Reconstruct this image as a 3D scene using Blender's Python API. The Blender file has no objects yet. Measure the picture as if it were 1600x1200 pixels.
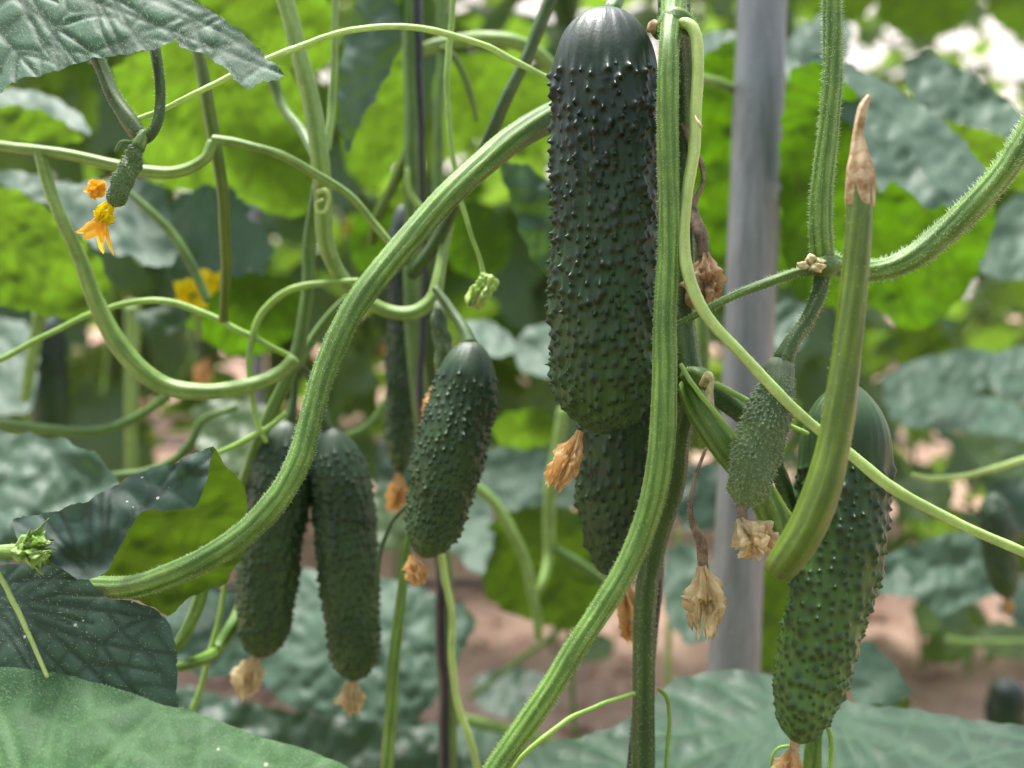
import bpy, math, random
import numpy as np
from mathutils import Vector, Matrix, noise, geometry
R = math.radians
random.seed(7); rng = np.random.default_rng(11)
S = bpy.context.scene
COL = S.collection

# ---------------------------------------------------------------- camera, sky, sun, exposure
PITCH = R(8.0); CAMH = 0.62; F = 1778.0
cd = bpy.data.cameras.new('camera'); cam = bpy.data.objects.new('camera', cd); COL.objects.link(cam)
cam.location = (0, 0, CAMH); cam.rotation_euler = (R(90) - PITCH, 0, 0)
cd.sensor_fit = 'HORIZONTAL'; cd.sensor_width = 36; cd.lens = 40; cd.clip_start = 0.02; cd.clip_end = 500
cd.dof.use_dof = True; cd.dof.focus_distance = 0.395; cd.dof.aperture_fstop = 6.6; cd.dof.aperture_blades = 0
S.camera = cam
w = bpy.data.worlds.new("World"); S.world = w; w.use_nodes = True
nt = w.node_tree; bg = nt.nodes['Background']
sky = nt.nodes.new('ShaderNodeTexSky'); sky.sky_type = 'NISHITA'; sky.sun_disc = False
sky.sun_elevation = R(62); sky.sun_rotation = R(-20); sky.air_density = 1.0; sky.dust_density = 3.5; sky.ozone_density = 0.6
hs = nt.nodes.new('ShaderNodeHueSaturation'); hs.inputs['Saturation'].default_value = 0.5
nt.links.new(sky.outputs[0], hs.inputs['Color']); nt.links.new(hs.outputs[0], bg.inputs[0]); bg.inputs[1].default_value = 0.15
sd = bpy.data.lights.new('sun', 'SUN'); sun = bpy.data.objects.new('sun', sd); COL.objects.link(sun)
sd.energy = 3.0; sd.angle = R(16); sd.color = (1.0, 0.985, 0.95)
sun.rotation_euler = Vector((0.22, -0.36, -1.3)).to_track_quat('-Z', 'Y').to_euler(); sun.location = (0, 3, 6)
S.view_settings.view_transform = 'Standard'; S.view_settings.look = 'None'
S.view_settings.exposure = 1.32; S.view_settings.gamma = 1.0
S.cycles.max_bounces = 8; S.cycles.transmission_bounces = 6; S.cycles.diffuse_bounces = 5; S.cycles.glossy_bounces = 3

FW = Vector((0, math.cos(PITCH), -math.sin(PITCH))); UP = Vector((0, math.sin(PITCH), math.cos(PITCH)))
CAM = Vector((0, 0, CAMH))
nCAM = np.array(CAM); nFW = np.array(FW); nUP = np.array(UP); nRT = np.array((1.0, 0, 0))
def P(px, py, d):
    return CAM + d * (FW + Vector((1, 0, 0)) * ((px - 800) / F) + UP * ((600 - py) / F))
def PN(px, py, d):
    px = np.asarray(px, float)[:, None]; py = np.asarray(py, float)[:, None]; d = np.asarray(d, float)[:, None]
    return nCAM + d * (nFW + nRT * ((px - 800) / F) + nUP * ((600 - py) / F))

# ---------------------------------------------------------------- materials
def new_mat(name):
    m = bpy.data.materials.new(name); m.use_nodes = True
    n = m.node_tree; return m, n, n.nodes['Principled BSDF'], n.nodes['Material Output']
def N(nt, kind, **kw):
    n = nt.nodes.new(kind)
    for k, v in kw.items():
        if k.startswith('i_'):
            key = k[2:]; key = int(key) if key.isdigit() else key.replace('_', ' ')
            n.inputs[key].default_value = v
        else: setattr(n, k, v)
    return n
def ramp(nt, fac, stops):
    r = nt.nodes.new('ShaderNodeValToRGB'); e = r.color_ramp.elements
    while len(e) < len(stops): e.new(0.5)
    for i, (p, c) in enumerate(stops): e[i].position = p; e[i].color = (*c, 1)
    nt.links.new(fac, r.inputs[0]); return r.outputs[0]
def mixc(nt, fac, a, b, mode='MIX'):
    m = nt.nodes.new('ShaderNodeMix'); m.data_type = 'RGBA'; m.blend_type = mode
    for sock, v in ((m.inputs[0], fac), (m.inputs[6], a), (m.inputs[7], b)):
        if isinstance(v, bpy.types.NodeSocket): nt.links.new(v, sock)
        elif isinstance(v, (int, float)): sock.default_value = v
        else: sock.default_value = (*v, 1)
    return m.outputs[2]
def math_(nt, op, a, b=0.0, c=None):
    m = nt.nodes.new('ShaderNodeMath'); m.operation = op
    for i, v in enumerate((a, b) if c is None else (a, b, c)):
        if isinstance(v, bpy.types.NodeSocket): nt.links.new(v, m.inputs[i])
        else: m.inputs[i].default_value = v
    return m.outputs[0]
def noise_(nt, vec, scale, detail=4, rough=0.55):
    n = N(nt, 'ShaderNodeTexNoise'); n.inputs['Scale'].default_value = scale
    n.inputs['Detail'].default_value = detail; n.inputs['Roughness'].default_value = rough
    if vec is not None: nt.links.new(vec, n.inputs['Vector'])
    return n.outputs['Fac']
def mapping(nt, vec, scale):
    m = N(nt, 'ShaderNodeMapping'); m.inputs['Scale'].default_value = scale; nt.links.new(vec, m.inputs[0]); return m.outputs[0]
def attr(nt, name):
    a = N(nt, 'ShaderNodeAttribute', attribute_name=name); return a.outputs['Fac']
def bump(nt, h, strength, dist, normal=None):
    b = N(nt, 'ShaderNodeBump'); b.inputs['Strength'].default_value = strength; b.inputs['Distance'].default_value = dist
    nt.links.new(h, b.inputs['Height'])
    if normal: nt.links.new(normal, b.inputs['Normal'])
    return b.outputs[0]

def leaf_mat(name, base, base2, veinc, trans, tfac=0.42, rough=0.42, specks=0.0, vein_bright=0.5, fuzz=0.0, spec=0.5):
    m, n, p, out = new_mat(name)
    tc = N(n, 'ShaderNodeTexCoord').outputs['Object']
    n1 = noise_(n, tc, 22, 4); n2 = noise_(n, tc, 260, 3); v = attr(n, 'vein')
    c = mixc(n, ramp(n, n1, [(0.3, (0, 0, 0)), (0.7, (1, 1, 1))]), base, base2)
    c = mixc(n, math_(n, 'MULTIPLY', v, vein_bright), c, veinc)
    if specks > 0:
        vo = N(n, 'ShaderNodeTexVoronoi'); vo.inputs['Scale'].default_value = 300; n.links.new(tc, vo.inputs['Vector'])
        sp = math_(n, 'MULTIPLY', math_(n, 'LESS_THAN', vo.outputs['Distance'], 0.17), math_(n, 'GREATER_THAN', noise_(n, tc, 30, 2), 0.62 - specks))
        c = mixc(n, sp, c, (0.55, 0.6, 0.42))
        sm = noise_(n, tc, 40, 5, 0.7)
        c = mixc(n, ramp(n, sm, [(0.60, (0, 0, 0)), (0.78, (0.5, 0.5, 0.5))]), c, (0.30, 0.36, 0.34))
    n.links.new(c, p.inputs['Base Color'])
    p.inputs['Roughness'].default_value = rough; p.inputs['Specular IOR Level'].default_value = spec
    if fuzz > 0:
        p.inputs['Sheen Weight'].default_value = fuzz; p.inputs['Sheen Roughness'].default_value = 0.4
        p.inputs['Sheen Tint'].default_value = (0.8, 0.95, 0.85, 1)
    b = bump(n, n2, 0.35, 0.0006); b = bump(n, noise_(n, tc, 90, 3), 0.12, 0.001, b)
    n.links.new(b, p.inputs['Normal'])
    t = N(n, 'ShaderNodeBsdfTranslucent')
    tcx = mixc(n, ramp(n, n1, [(0.25, (0, 0, 0)), (0.75, (1, 1, 1))]), tuple(x * 0.5 for x in trans), trans)
    tcx = mixc(n, math_(n, 'MULTIPLY', v, 0.8), tcx, (trans[0] * 0.45, trans[1] * 0.4, trans[2] * 0.5))
    n.links.new(tcx, t.inputs[0]); n.links.new(b, t.inputs['Normal'])
    mx = N(n, 'ShaderNodeMixShader'); mx.inputs[0].default_value = tfac
    n.links.new(p.outputs[0], mx.inputs[1]); n.links.new(t.outputs[0], mx.inputs[2]); n.links.new(mx.outputs[0], out.inputs[0])
    return m
TR = (0.21, 0.45, 0.005)
TRU = (0.15, 0.29, 0.014)
M = {}
M['leaf_dark'] = leaf_mat('leaf dark top', (0.045, 0.115, 0.065), (0.070, 0.155, 0.095), (0.010, 0.034, 0.016), TR, 0.14, 0.62, spec=0.5, vein_bright=0.8, fuzz=0.2)
M['leaf_speck'] = leaf_mat('leaf dusty dark top', (0.030, 0.070, 0.050), (0.050, 0.100, 0.075), (0.006, 0.020, 0.012), TR, 0.12, 0.62, specks=0.06, spec=0.42, vein_bright=0.75)
M['leaf_fuzzy'] = leaf_mat('leaf fuzzy green top', (0.026, 0.088, 0.026), (0.040, 0.120, 0.038), (0.10, 0.23, 0.08), TR, 0.2, 0.6, specks=0.01, fuzz=0.5, spec=0.3)
M['leaf_grey'] = leaf_mat('leaf waxy top', (0.030, 0.072, 0.044), (0.046, 0.098, 0.064), (0.08, 0.15, 0.085), TR, 0.16, 0.60, spec=0.5, fuzz=0.3)
M['leaf_under'] = leaf_mat('leaf underside', (0.06, 0.15, 0.02), (0.08, 0.19, 0.03), (0.09, 0.16, 0.04), TRU, 0.66, 0.6, vein_bright=0.7)
M['leaf_under_dim'] = leaf_mat('leaf underside dimmed tone', (0.05, 0.12, 0.015), (0.06, 0.14, 0.02), (0.09, 0.18, 0.03), (0.10, 0.19, 0.004), 0.5, 0.42, vein_bright=0.6)  # dimmer copy of the underside, with shade put into its colour
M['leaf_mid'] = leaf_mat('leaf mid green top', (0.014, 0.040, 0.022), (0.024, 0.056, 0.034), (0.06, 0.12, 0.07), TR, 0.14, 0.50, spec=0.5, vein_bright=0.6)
M['leaf_under_shaded'] = leaf_mat('leaf underside shaded tone', (0.05, 0.13, 0.015), (0.07, 0.17, 0.025), (0.05, 0.10, 0.02), (0.10, 0.24, 0.003), 0.6, 0.55, vein_bright=0.7)  # shading by other leaves is painted in as a darker underside tone
M['leaf_back'] = leaf_mat('leaf of far plant', (0.045, 0.10, 0.04), (0.07, 0.14, 0.07), (0.10, 0.17, 0.08), (0.32, 0.58, 0.04), 0.46, 0.42, spec=0.6)

def stem_mat(name, c_ridge, c_groove, rough=0.5, trans=0.04):
    m, n, p, out = new_mat(name)
    uv = N(n, 'ShaderNodeTexCoord').outputs['UV']; ob = N(n, 'ShaderNodeTexCoord').outputs['Object']
    st = noise_(n, mapping(n, uv, (26, 1.5, 1)), 1.0, 5, 0.6)
    r = attr(n, 'ridge')
    f = math_(n, 'ADD', math_(n, 'MULTIPLY', r, 0.6), math_(n, 'MULTIPLY', math_(n, 'SUBTRACT', st, 0.42), 2.0))
    c = mixc(n, ramp(n, f, [(0.1, (0, 0, 0)), (0.75, (1, 1, 1))]), c_groove, c_ridge)
    sp = ramp(n, noise_(n, mapping(n, ob, (1, 1, 1)), 900, 2), [(0.62, (0, 0, 0)), (0.72, (1, 1, 1))])
    c = mixc(n, math_(n, 'MULTIPLY', sp, 0.35), c, tuple(min(1, x * 1.8 + 0.06) for x in c_ridge))
    c = mixc(n, ramp(n, noise_(n, ob, 45, 5, 0.7), [(0.42, (0, 0, 0)), (0.62, (0.6, 0.6, 0.6))]), c, tuple(x * 0.6 for x in c_groove))
    n.links.new(c, p.inputs['Base Color']); p.inputs['Roughness'].default_value = rough
    p.inputs['Subsurface Weight'].default_value = trans; p.inputs['Subsurface Radius'].default_value = (0.002, 0.004, 0.001)
    p.inputs['Subsurface Scale'].default_value = 1.0
    b = bump(n, st, 0.5, 0.0006); b = bump(n, noise_(n, ob, 1200, 2), 0.3, 0.0002, b); n.links.new(b, p.inputs['Normal'])
    return m
M['stem'] = stem_mat('stem fresh green', (0.20, 0.34, 0.06), (0.07, 0.17, 0.012))
M['stem_pale'] = stem_mat('stem pale green', (0.30, 0.44, 0.12), (0.16, 0.29, 0.04))
M['stem_mid'] = stem_mat('stem mid green', (0.14, 0.25, 0.045), (0.07, 0.15, 0.018))
M['stem_dark'] = stem_mat('stem dark green', (0.075, 0.14, 0.03), (0.03, 0.075, 0.010))
M['stem_olive'] = stem_mat('stem olive', (0.13, 0.20, 0.012), (0.075, 0.135, 0.006), 0.42)
M['tendril'] = stem_mat('tendril yellow green', (0.56, 0.68, 0.24), (0.42, 0.58, 0.14), 0.4, 0.3)
M['tendril_green'] = stem_mat('tendril green', (0.36, 0.50, 0.12), (0.25, 0.42, 0.07), 0.4, 0.3)
def plain(name, a, b, scale=60, rough=0.6, spec=0.4, bs=0.4, bd=0.001, trans=None, stretch=None, tfac=0.6):
    m, n, p, out = new_mat(name)
    tc = N(n, 'ShaderNodeTexCoord').outputs['UV' if stretch else 'Object']
    vec = mapping(n, tc, stretch) if stretch else tc
    f = noise_(n, vec, 1.0 if stretch else scale, 6, 0.65)
    c = mixc(n, ramp(n, f, [(0.40, (0, 0, 0)), (0.60, (1, 1, 1))]), a, b)
    n.links.new(c, p.inputs['Base Color']); p.inputs['Roughness'].default_value = rough; p.inputs['Specular IOR Level'].default_value = spec
    bb = bump(n, f, bs, bd); n.links.new(bb, p.inputs['Normal'])
    if trans:
        t = N(n, 'ShaderNodeBsdfTranslucent'); t.inputs[0].default_value = (*trans, 1)
        mx = N(n, 'ShaderNodeMixShader'); mx.inputs[0].default_value = tfac
        n.links.new(p.outputs[0], mx.inputs[1]); n.links.new(t.outputs[0], mx.inputs[2]); n.links.new(mx.outputs[0], out.inputs[0])
    return m
M['hair'] = plain('pale plant hairs', (0.62, 0.72, 0.50), (0.72, 0.80, 0.62), 50, 0.4, trans=(0.8, 0.9, 0.7))
M['hair_dark'] = plain('dull plant hairs', (0.30, 0.36, 0.22), (0.42, 0.48, 0.34), 50, 0.4, trans=(0.5, 0.6, 0.4))
M['withered'] = plain('withered petals orange tan', (0.62, 0.38, 0.12), (0.96, 0.82, 0.50), rough=0.65, bs=0.8, trans=(0.88, 0.62, 0.30), stretch=(14, 3, 1))
M['withered_pale'] = plain('withered petals beige', (0.52, 0.38, 0.17), (0.95, 0.86, 0.60), rough=0.7, bs=0.8, trans=(0.9, 0.8, 0.58), stretch=(14, 3, 1))
M['withered_brown'] = plain('withered petals brown', (0.34, 0.22, 0.12), (0.80, 0.64, 0.44), rough=0.7, bs=0.8, trans=(0.7, 0.52, 0.3), stretch=(14, 3, 1))
M['dry_stalk'] = plain('dry stalk brown', (0.13, 0.085, 0.06), (0.30, 0.22, 0.15), 300, 0.8)
M['dry_tip'] = plain('dry tip tan', (0.28, 0.16, 0.07), (0.55, 0.42, 0.25), 220, 0.8)
M['scar'] = plain('dry scar cream', (0.42, 0.36, 0.14), (0.68, 0.60, 0.36), 400, 0.7, bs=0.9)
M['orange'] = plain('orange petals', (0.90, 0.56, 0.02), (0.96, 0.72, 0.09), rough=0.5, trans=(1.0, 0.66, 0.05), stretch=(8, 2, 1))
M['yellow'] = plain('yellow petals', (0.92, 0.74, 0.01), (0.96, 0.84, 0.03), rough=0.5, trans=(1.0, 0.88, 0.03), stretch=(8, 2, 1))
M['black'] = plain('black plastic twine', (0.010, 0.011, 0.014), (0.022, 0.023, 0.028), 200, 0.4)

def cuc_mat(name, c_dark, c_lite, wart, bloom, rough=0.42, grad=0.5, bloomc=(0.10, 0.115, 0.13)):
    m, n, p, out = new_mat(name)
    uv = N(n, 'ShaderNodeTexCoord').outputs['UV']; ob = N(n, 'ShaderNodeTexCoord').outputs['Object']
    sep = N(n, 'ShaderNodeSeparateXYZ'); n.links.new(uv, sep.inputs[0])
    st = noise_(n, mapping(n, uv, (22, 3.2, 1)), 1.0, 6, 0.65)
    n1 = noise_(n, ob, 60, 5)
    end = ramp(n, sep.outputs[1], [(0.35, (0, 0, 0)), (1.0, (1, 1, 1))])
    f = math_(n, 'ADD', math_(n, 'MULTIPLY', end, grad), math_(n, 'MULTIPLY', math_(n, 'SUBTRACT', st, 0.45), 1.2))
    f = math_(n, 'ADD', f, math_(n, 'MULTIPLY', math_(n, 'SUBTRACT', n1, 0.5), 0.9))
    c = mixc(n, ramp(n, f, [(0.0, (0, 0, 0)), (0.9, (1, 1, 1))]), c_dark, c_lite)
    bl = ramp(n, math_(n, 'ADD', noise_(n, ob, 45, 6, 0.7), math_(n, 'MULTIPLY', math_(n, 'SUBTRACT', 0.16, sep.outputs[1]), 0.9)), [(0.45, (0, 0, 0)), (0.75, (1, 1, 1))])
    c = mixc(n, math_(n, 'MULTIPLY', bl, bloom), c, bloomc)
    c = mixc(n, math_(n, 'MULTIPLY', attr(n, 'wart'), 0.85), c, wart)
    n.links.new(c, p.inputs['Base Color'])
    rr = N(n, 'ShaderNodeMapRange'); rr.inputs['To Min'].default_value = rough - 0.08; rr.inputs['To Max'].default_value = rough + 0.16
    n.links.new(noise_(n, ob, 140, 4), rr.inputs[0]); n.links.new(math_(n, 'SUBTRACT', rr.outputs[0], math_(n, 'MULTIPLY', attr(n, 'wart'), 0.12)), p.inputs['Roughness'])
    p.inputs['Specular IOR Level'].default_value = 0.42
    b = bump(n, noise_(n, mapping(n, uv, (46, 9, 1)), 1.0, 5, 0.65), 0.32, 0.0008)
    b = bump(n, noise_(n, ob, 900, 3), 0.35, 0.0003, b); n.links.new(b, p.inputs['Normal'])
    return m
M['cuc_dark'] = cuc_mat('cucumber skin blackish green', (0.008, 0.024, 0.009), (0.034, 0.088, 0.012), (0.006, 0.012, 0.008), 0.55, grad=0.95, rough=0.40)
M['cuc_second'] = cuc_mat('cucumber skin deep green', (0.014, 0.038, 0.012), (0.05, 0.11, 0.016), (0.006, 0.014, 0.009), 0.2, grad=0.4)
M['cuc_green'] = cuc_mat('cucumber skin mid green', (0.020, 0.052, 0.013), (0.085, 0.18, 0.022), (0.008, 0.028, 0.014), 0.2, grad=1.1, bloomc=(0.07, 0.11, 0.07))
M['cuc_blur'] = cuc_mat('cucumber skin of hanging pair', (0.018, 0.048, 0.014), (0.06, 0.122, 0.022), (0.008, 0.020, 0.010), 0.22, grad=0.6)
M['cuc_young'] = cuc_mat('cucumber skin young', (0.055, 0.095, 0.04), (0.15, 0.24, 0.07), (0.16, 0.22, 0.11), 0.5, rough=0.55, grad=0.6, bloomc=(0.22, 0.27, 0.17))
M['cuc_baby'] = cuc_mat('cucumber skin baby', (0.08, 0.15, 0.04), (0.17, 0.28, 0.07), (0.03, 0.06, 0.02), 0.2, rough=0.5, grad=0.3, bloomc=(0.22, 0.27, 0.17))

# ---------------------------------------------------------------- object helpers
def tag(o, label=None, cat=None, group=None, kind=None):
    if label: o['label'] = label
    if cat: o['category'] = cat
    if group: o['group'] = group
    if kind: o['kind'] = kind
    return o
def thing(name, loc, label, cat, group=None):
    o = bpy.data.objects.new(name, None); COL.objects.link(o); o.location = loc; o.empty_display_size = 0.02
    return tag(o, label, cat, group)
def mesh_obj(name, V, Fc, mats, parent=None, smooth=True, uv=None, attrs=None, midx=None, origin=None, label=None):
    """V world coordinates; the object sits at its parent's world place"""
    V = np.asarray(V, float)
    off = Vector((0, 0, 0))
    if parent is not None:
        q = parent
        while q is not None: off += q.location; q = q.parent
    elif origin is not None: off = Vector(origin)
    me = bpy.data.meshes.new(name)
    me.from_pydata((V - np.array(off)).tolist(), [], [tuple(int(i) for i in f) for f in Fc])
    for m in mats: me.materials.append(m)
    if midx is not None: me.polygons.foreach_set('material_index', np.asarray(midx, np.int32))
    if uv is not None:
        uvl = me.uv_layers.new(name='UVMap'); li = np.zeros(len(me.loops), np.int32); me.loops.foreach_get('vertex_index', li)
        uvl.data.foreach_set('uv', np.asarray(uv, np.float32)[li].ravel())
    if attrs:
        for k, a in attrs.items():
            at = me.attributes.new(k, 'FLOAT', 'POINT'); at.data.foreach_set('value', np.asarray(a, np.float32))
    if smooth: me.polygons.foreach_set('use_smooth', np.ones(len(me.polygons), bool))
    me.update()
    o = bpy.data.objects.new(name, me); COL.objects.link(o)
    if parent is not None: o.parent = parent
    elif origin is not None: o.location = origin
    if label: o['label'] = label
    return o

def catmull(pts, n):
    """pts (k,dim) -> n samples"""
    p = np.asarray(pts, float); k = len(p)
    if k == 2:
        t = np.linspace(0, 1, n)[:, None]; return p[0] * (1 - t) + p[1] * t
    q = np.vstack([2 * p[0] - p[1], p, 2 * p[-1] - p[-2]])
    seg = np.linalg.norm(np.diff(p[:, :2], axis=0), axis=1) + 1e-6; cum = np.concatenate([[0], np.cumsum(seg)]); T = np.linspace(0, cum[-1], n)
    idx = np.clip(np.searchsorted(cum, T, 'right') - 1, 0, k - 2); t = ((T - cum[idx]) / seg[idx])[:, None]
    a, b, c, d = q[idx], q[idx + 1], q[idx + 2], q[idx + 3]
    return 0.5 * ((2 * b) + (-a + c) * t + (2 * a - 5 * b + 4 * c - d) * t**2 + (-a + 3 * b - 3 * c + d) * t**3)
def frames(C):
    T = np.gradient(C, axis=0); T /= np.linalg.norm(T, axis=1)[:, None] + 1e-12
    ref = np.array((0.0, 1.0, 0.0))
    if abs(T[0] @ ref) > 0.9: ref = np.array((1.0, 0, 0))
    A = np.zeros_like(C); B = np.zeros_like(C); a = ref - T[0] * (ref @ T[0]); a /= np.linalg.norm(a)
    for i in range(len(C)):
        a = a - T[i] * (a @ T[i]); a /= np.linalg.norm(a) + 1e-12; A[i] = a; B[i] = np.cross(T[i], a)
    return T, A, B
def hairs(pos, dirs, length, rad, rg):
    """little 3-sided cones"""
    n = len(pos); h = rg.normal(size=(n, 3)); a = np.cross(dirs, h); a /= np.linalg.norm(a, axis=1)[:, None] + 1e-9; b = np.cross(dirs, a)
    L = (length * (0.5 + rg.random(n)))[:, None]; V = []
    for k in range(3):
        an = k * 2.0944; V.append(pos - dirs * 0.00006 + (a * math.cos(an) + b * math.sin(an)) * rad)
    V.append(pos + dirs * L)
    V = np.stack(V, 1).reshape(-1, 3); i = np.arange(n)[:, None] * 4
    Fc = np.concatenate([i + [0, 1, 3], i + [1, 2, 3], i + [2, 0, 3]])
    return V, Fc

def tube(name, pts, mat, parent=None, lobes=6, amp=0.045, hair=0, hlen=0.0008, hrad=0.00007, hmat='hair', label=None, nu=None, origin=None, endcap=(0.6, 0.6), wob=0.4, world=False, step=None, tilt=0.6):
    """pts: (px,py,depth,width_px) tube with ridged section"""
    p = np.array(pts, float)
    if world: C0 = p[:, :3]; rad0 = p[:, 3]
    else: C0 = PN(p[:, 0], p[:, 1], p[:, 2]); rad0 = p[:, 3] / 2 * p[:, 2] / F
    L = np.linalg.norm(np.diff(C0, axis=0), axis=1).sum(); rm = rad0.mean()
    nv = int(np.clip(L / (step or rm * 0.6), 8, 320)); nu = nu or (40 if lobes and rm > 0.002 else 14)
    D = catmull(np.hstack([C0, rad0[:, None]]), nv) if world else None
    if not world:
        q = catmull(p, nv); C = PN(q[:, 0], q[:, 1], q[:, 2]); rad = q[:, 3] / 2 * q[:, 2] / F
    else: C = D[:, :3]; rad = D[:, 3]
    sd = random.random() * 100
    C = C + np.array([[noise.noise((i * 0.06, sd, k)) for k in range(3)] for i in range(nv)]) * (rm * wob)
    T, A, B = frames(C); th = np.linspace(0, 2 * math.pi, nu, endpoint=False)
    s = np.linspace(0, 1, nv); ph = 0.6 * np.sin(s * 3 + sd)
    lob = np.cos(lobes * (th[None, :] + ph[:, None])) if lobes else np.zeros((nv, nu))
    nz = 1 + (0.035 * np.sin(s * L / rm * 0.23 + sd) + 0.04 * np.sin(s * L / rm * 0.09 + 2 * sd) + 0.015 * np.sin(s * L / rm * 1.1 + sd))[:, None] * np.ones((1, nu))
    rr = rad[:, None] * (1 + amp * lob) * nz
    V = C[:, None, :] + (A[:, None, :] * np.cos(th)[None, :, None] + B[:, None, :] * np.sin(th)[None, :, None]) * rr[..., None]
    ridge = (lob * 0.5 + 0.5)
    rings = [V]; cs = [C]
    V = V.reshape(-1, 3); Fc = []
    I = np.arange(nv * nu).reshape(nv, nu); J = np.roll(I, -1, 1)
    Fc = np.stack([I[:-1], J[:-1], J[1:], I[1:]], -1).reshape(-1, 4).tolist()
    uv = np.stack([np.tile(np.linspace(0, 1, nu, endpoint=False), nv), np.repeat(s * L * 30, nu)], 1)
    ri = ridge.ravel()
    for e, (ix, sg) in enumerate(((0, -1), (nv - 1, 1))):
        base = I[ix]; prev = base; k0 = len(V)
        for f, o_ in ((0.8, 0.35), (0.45, 0.62)):
            ring = C[ix] + (V[base] - C[ix]) * f + T[ix] * sg * rad[ix] * o_ * endcap[e]
            k = len(V); V = np.vstack([V, ring]); uv = np.vstack([uv, uv[base]]); ri = np.concatenate([ri, ri[base]])
            cur = np.arange(k, k + nu); cn = np.roll(cur, -1); pn = np.roll(prev, -1)
            for a_, b_, c_, d_ in zip(prev, pn, cn, cur): Fc.append((a_, b_, c_, d_) if sg > 0 else (d_, c_, b_, a_))
            prev = cur
        k = len(V); V = np.vstack([V, C[ix] + T[ix] * sg * rad[ix] * 0.72 * endcap[e]]); uv = np.vstack([uv, uv[base[0]]]); ri = np.concatenate([ri, [0.5]])
        for a_, b_ in zip(prev, np.roll(prev, -1)): Fc.append((a_, b_, k) if sg > 0 else (b_, a_, k))
    midx = [0] * len(Fc); mats = [M[mat] if isinstance(mat, str) else mat]
    if hair:
        nh = int(hair * 1.5 * L * 100)
        ii = rng.integers(0, nv, nh); tt = rng.random(nh) * 2 * math.pi
        if lobes: # hairs sit mostly on ridges
            kk = rng.integers(0, lobes, nh); tt = np.where(rng.random(nh) < 0.65, (kk * 2 * math.pi / lobes) - ph[ii] + rng.normal(0, 0.12, nh), tt)
        fr = rng.random(nh)[:, None]; i2 = np.minimum(ii + 1, nv - 1)
        cc = C[ii] * (1 - fr) + C[i2] * fr
        nd = A[ii] * np.cos(tt)[:, None] + B[ii] * np.sin(tt)[:, None]
        pos = cc + nd * (rad[ii] * (1 + amp * (np.cos(lobes * (tt + ph[ii])) if lobes else 0)))[:, None]
        dr = nd + rng.normal(0, 0.25, (nh, 3)) + T[ii] * rng.normal(0.25, 0.3, (nh, 1)); dr /= np.linalg.norm(dr, axis=1)[:, None]
        hv, hf = hairs(pos, dr, hlen, hrad, rng)
        k = len(V); V = np.vstack([V, hv]); uv = np.vstack([uv, np.zeros((len(hv), 2))]); ri = np.concatenate([ri, np.ones(len(hv))])
        Fc += (hf + k).tolist(); midx += [1] * len(hf); mats.append(M[hmat])
    return mesh_obj(name, V, Fc, mats, parent, uv=uv, attrs={'ridge': ri}, midx=midx, label=label, origin=origin)

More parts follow.
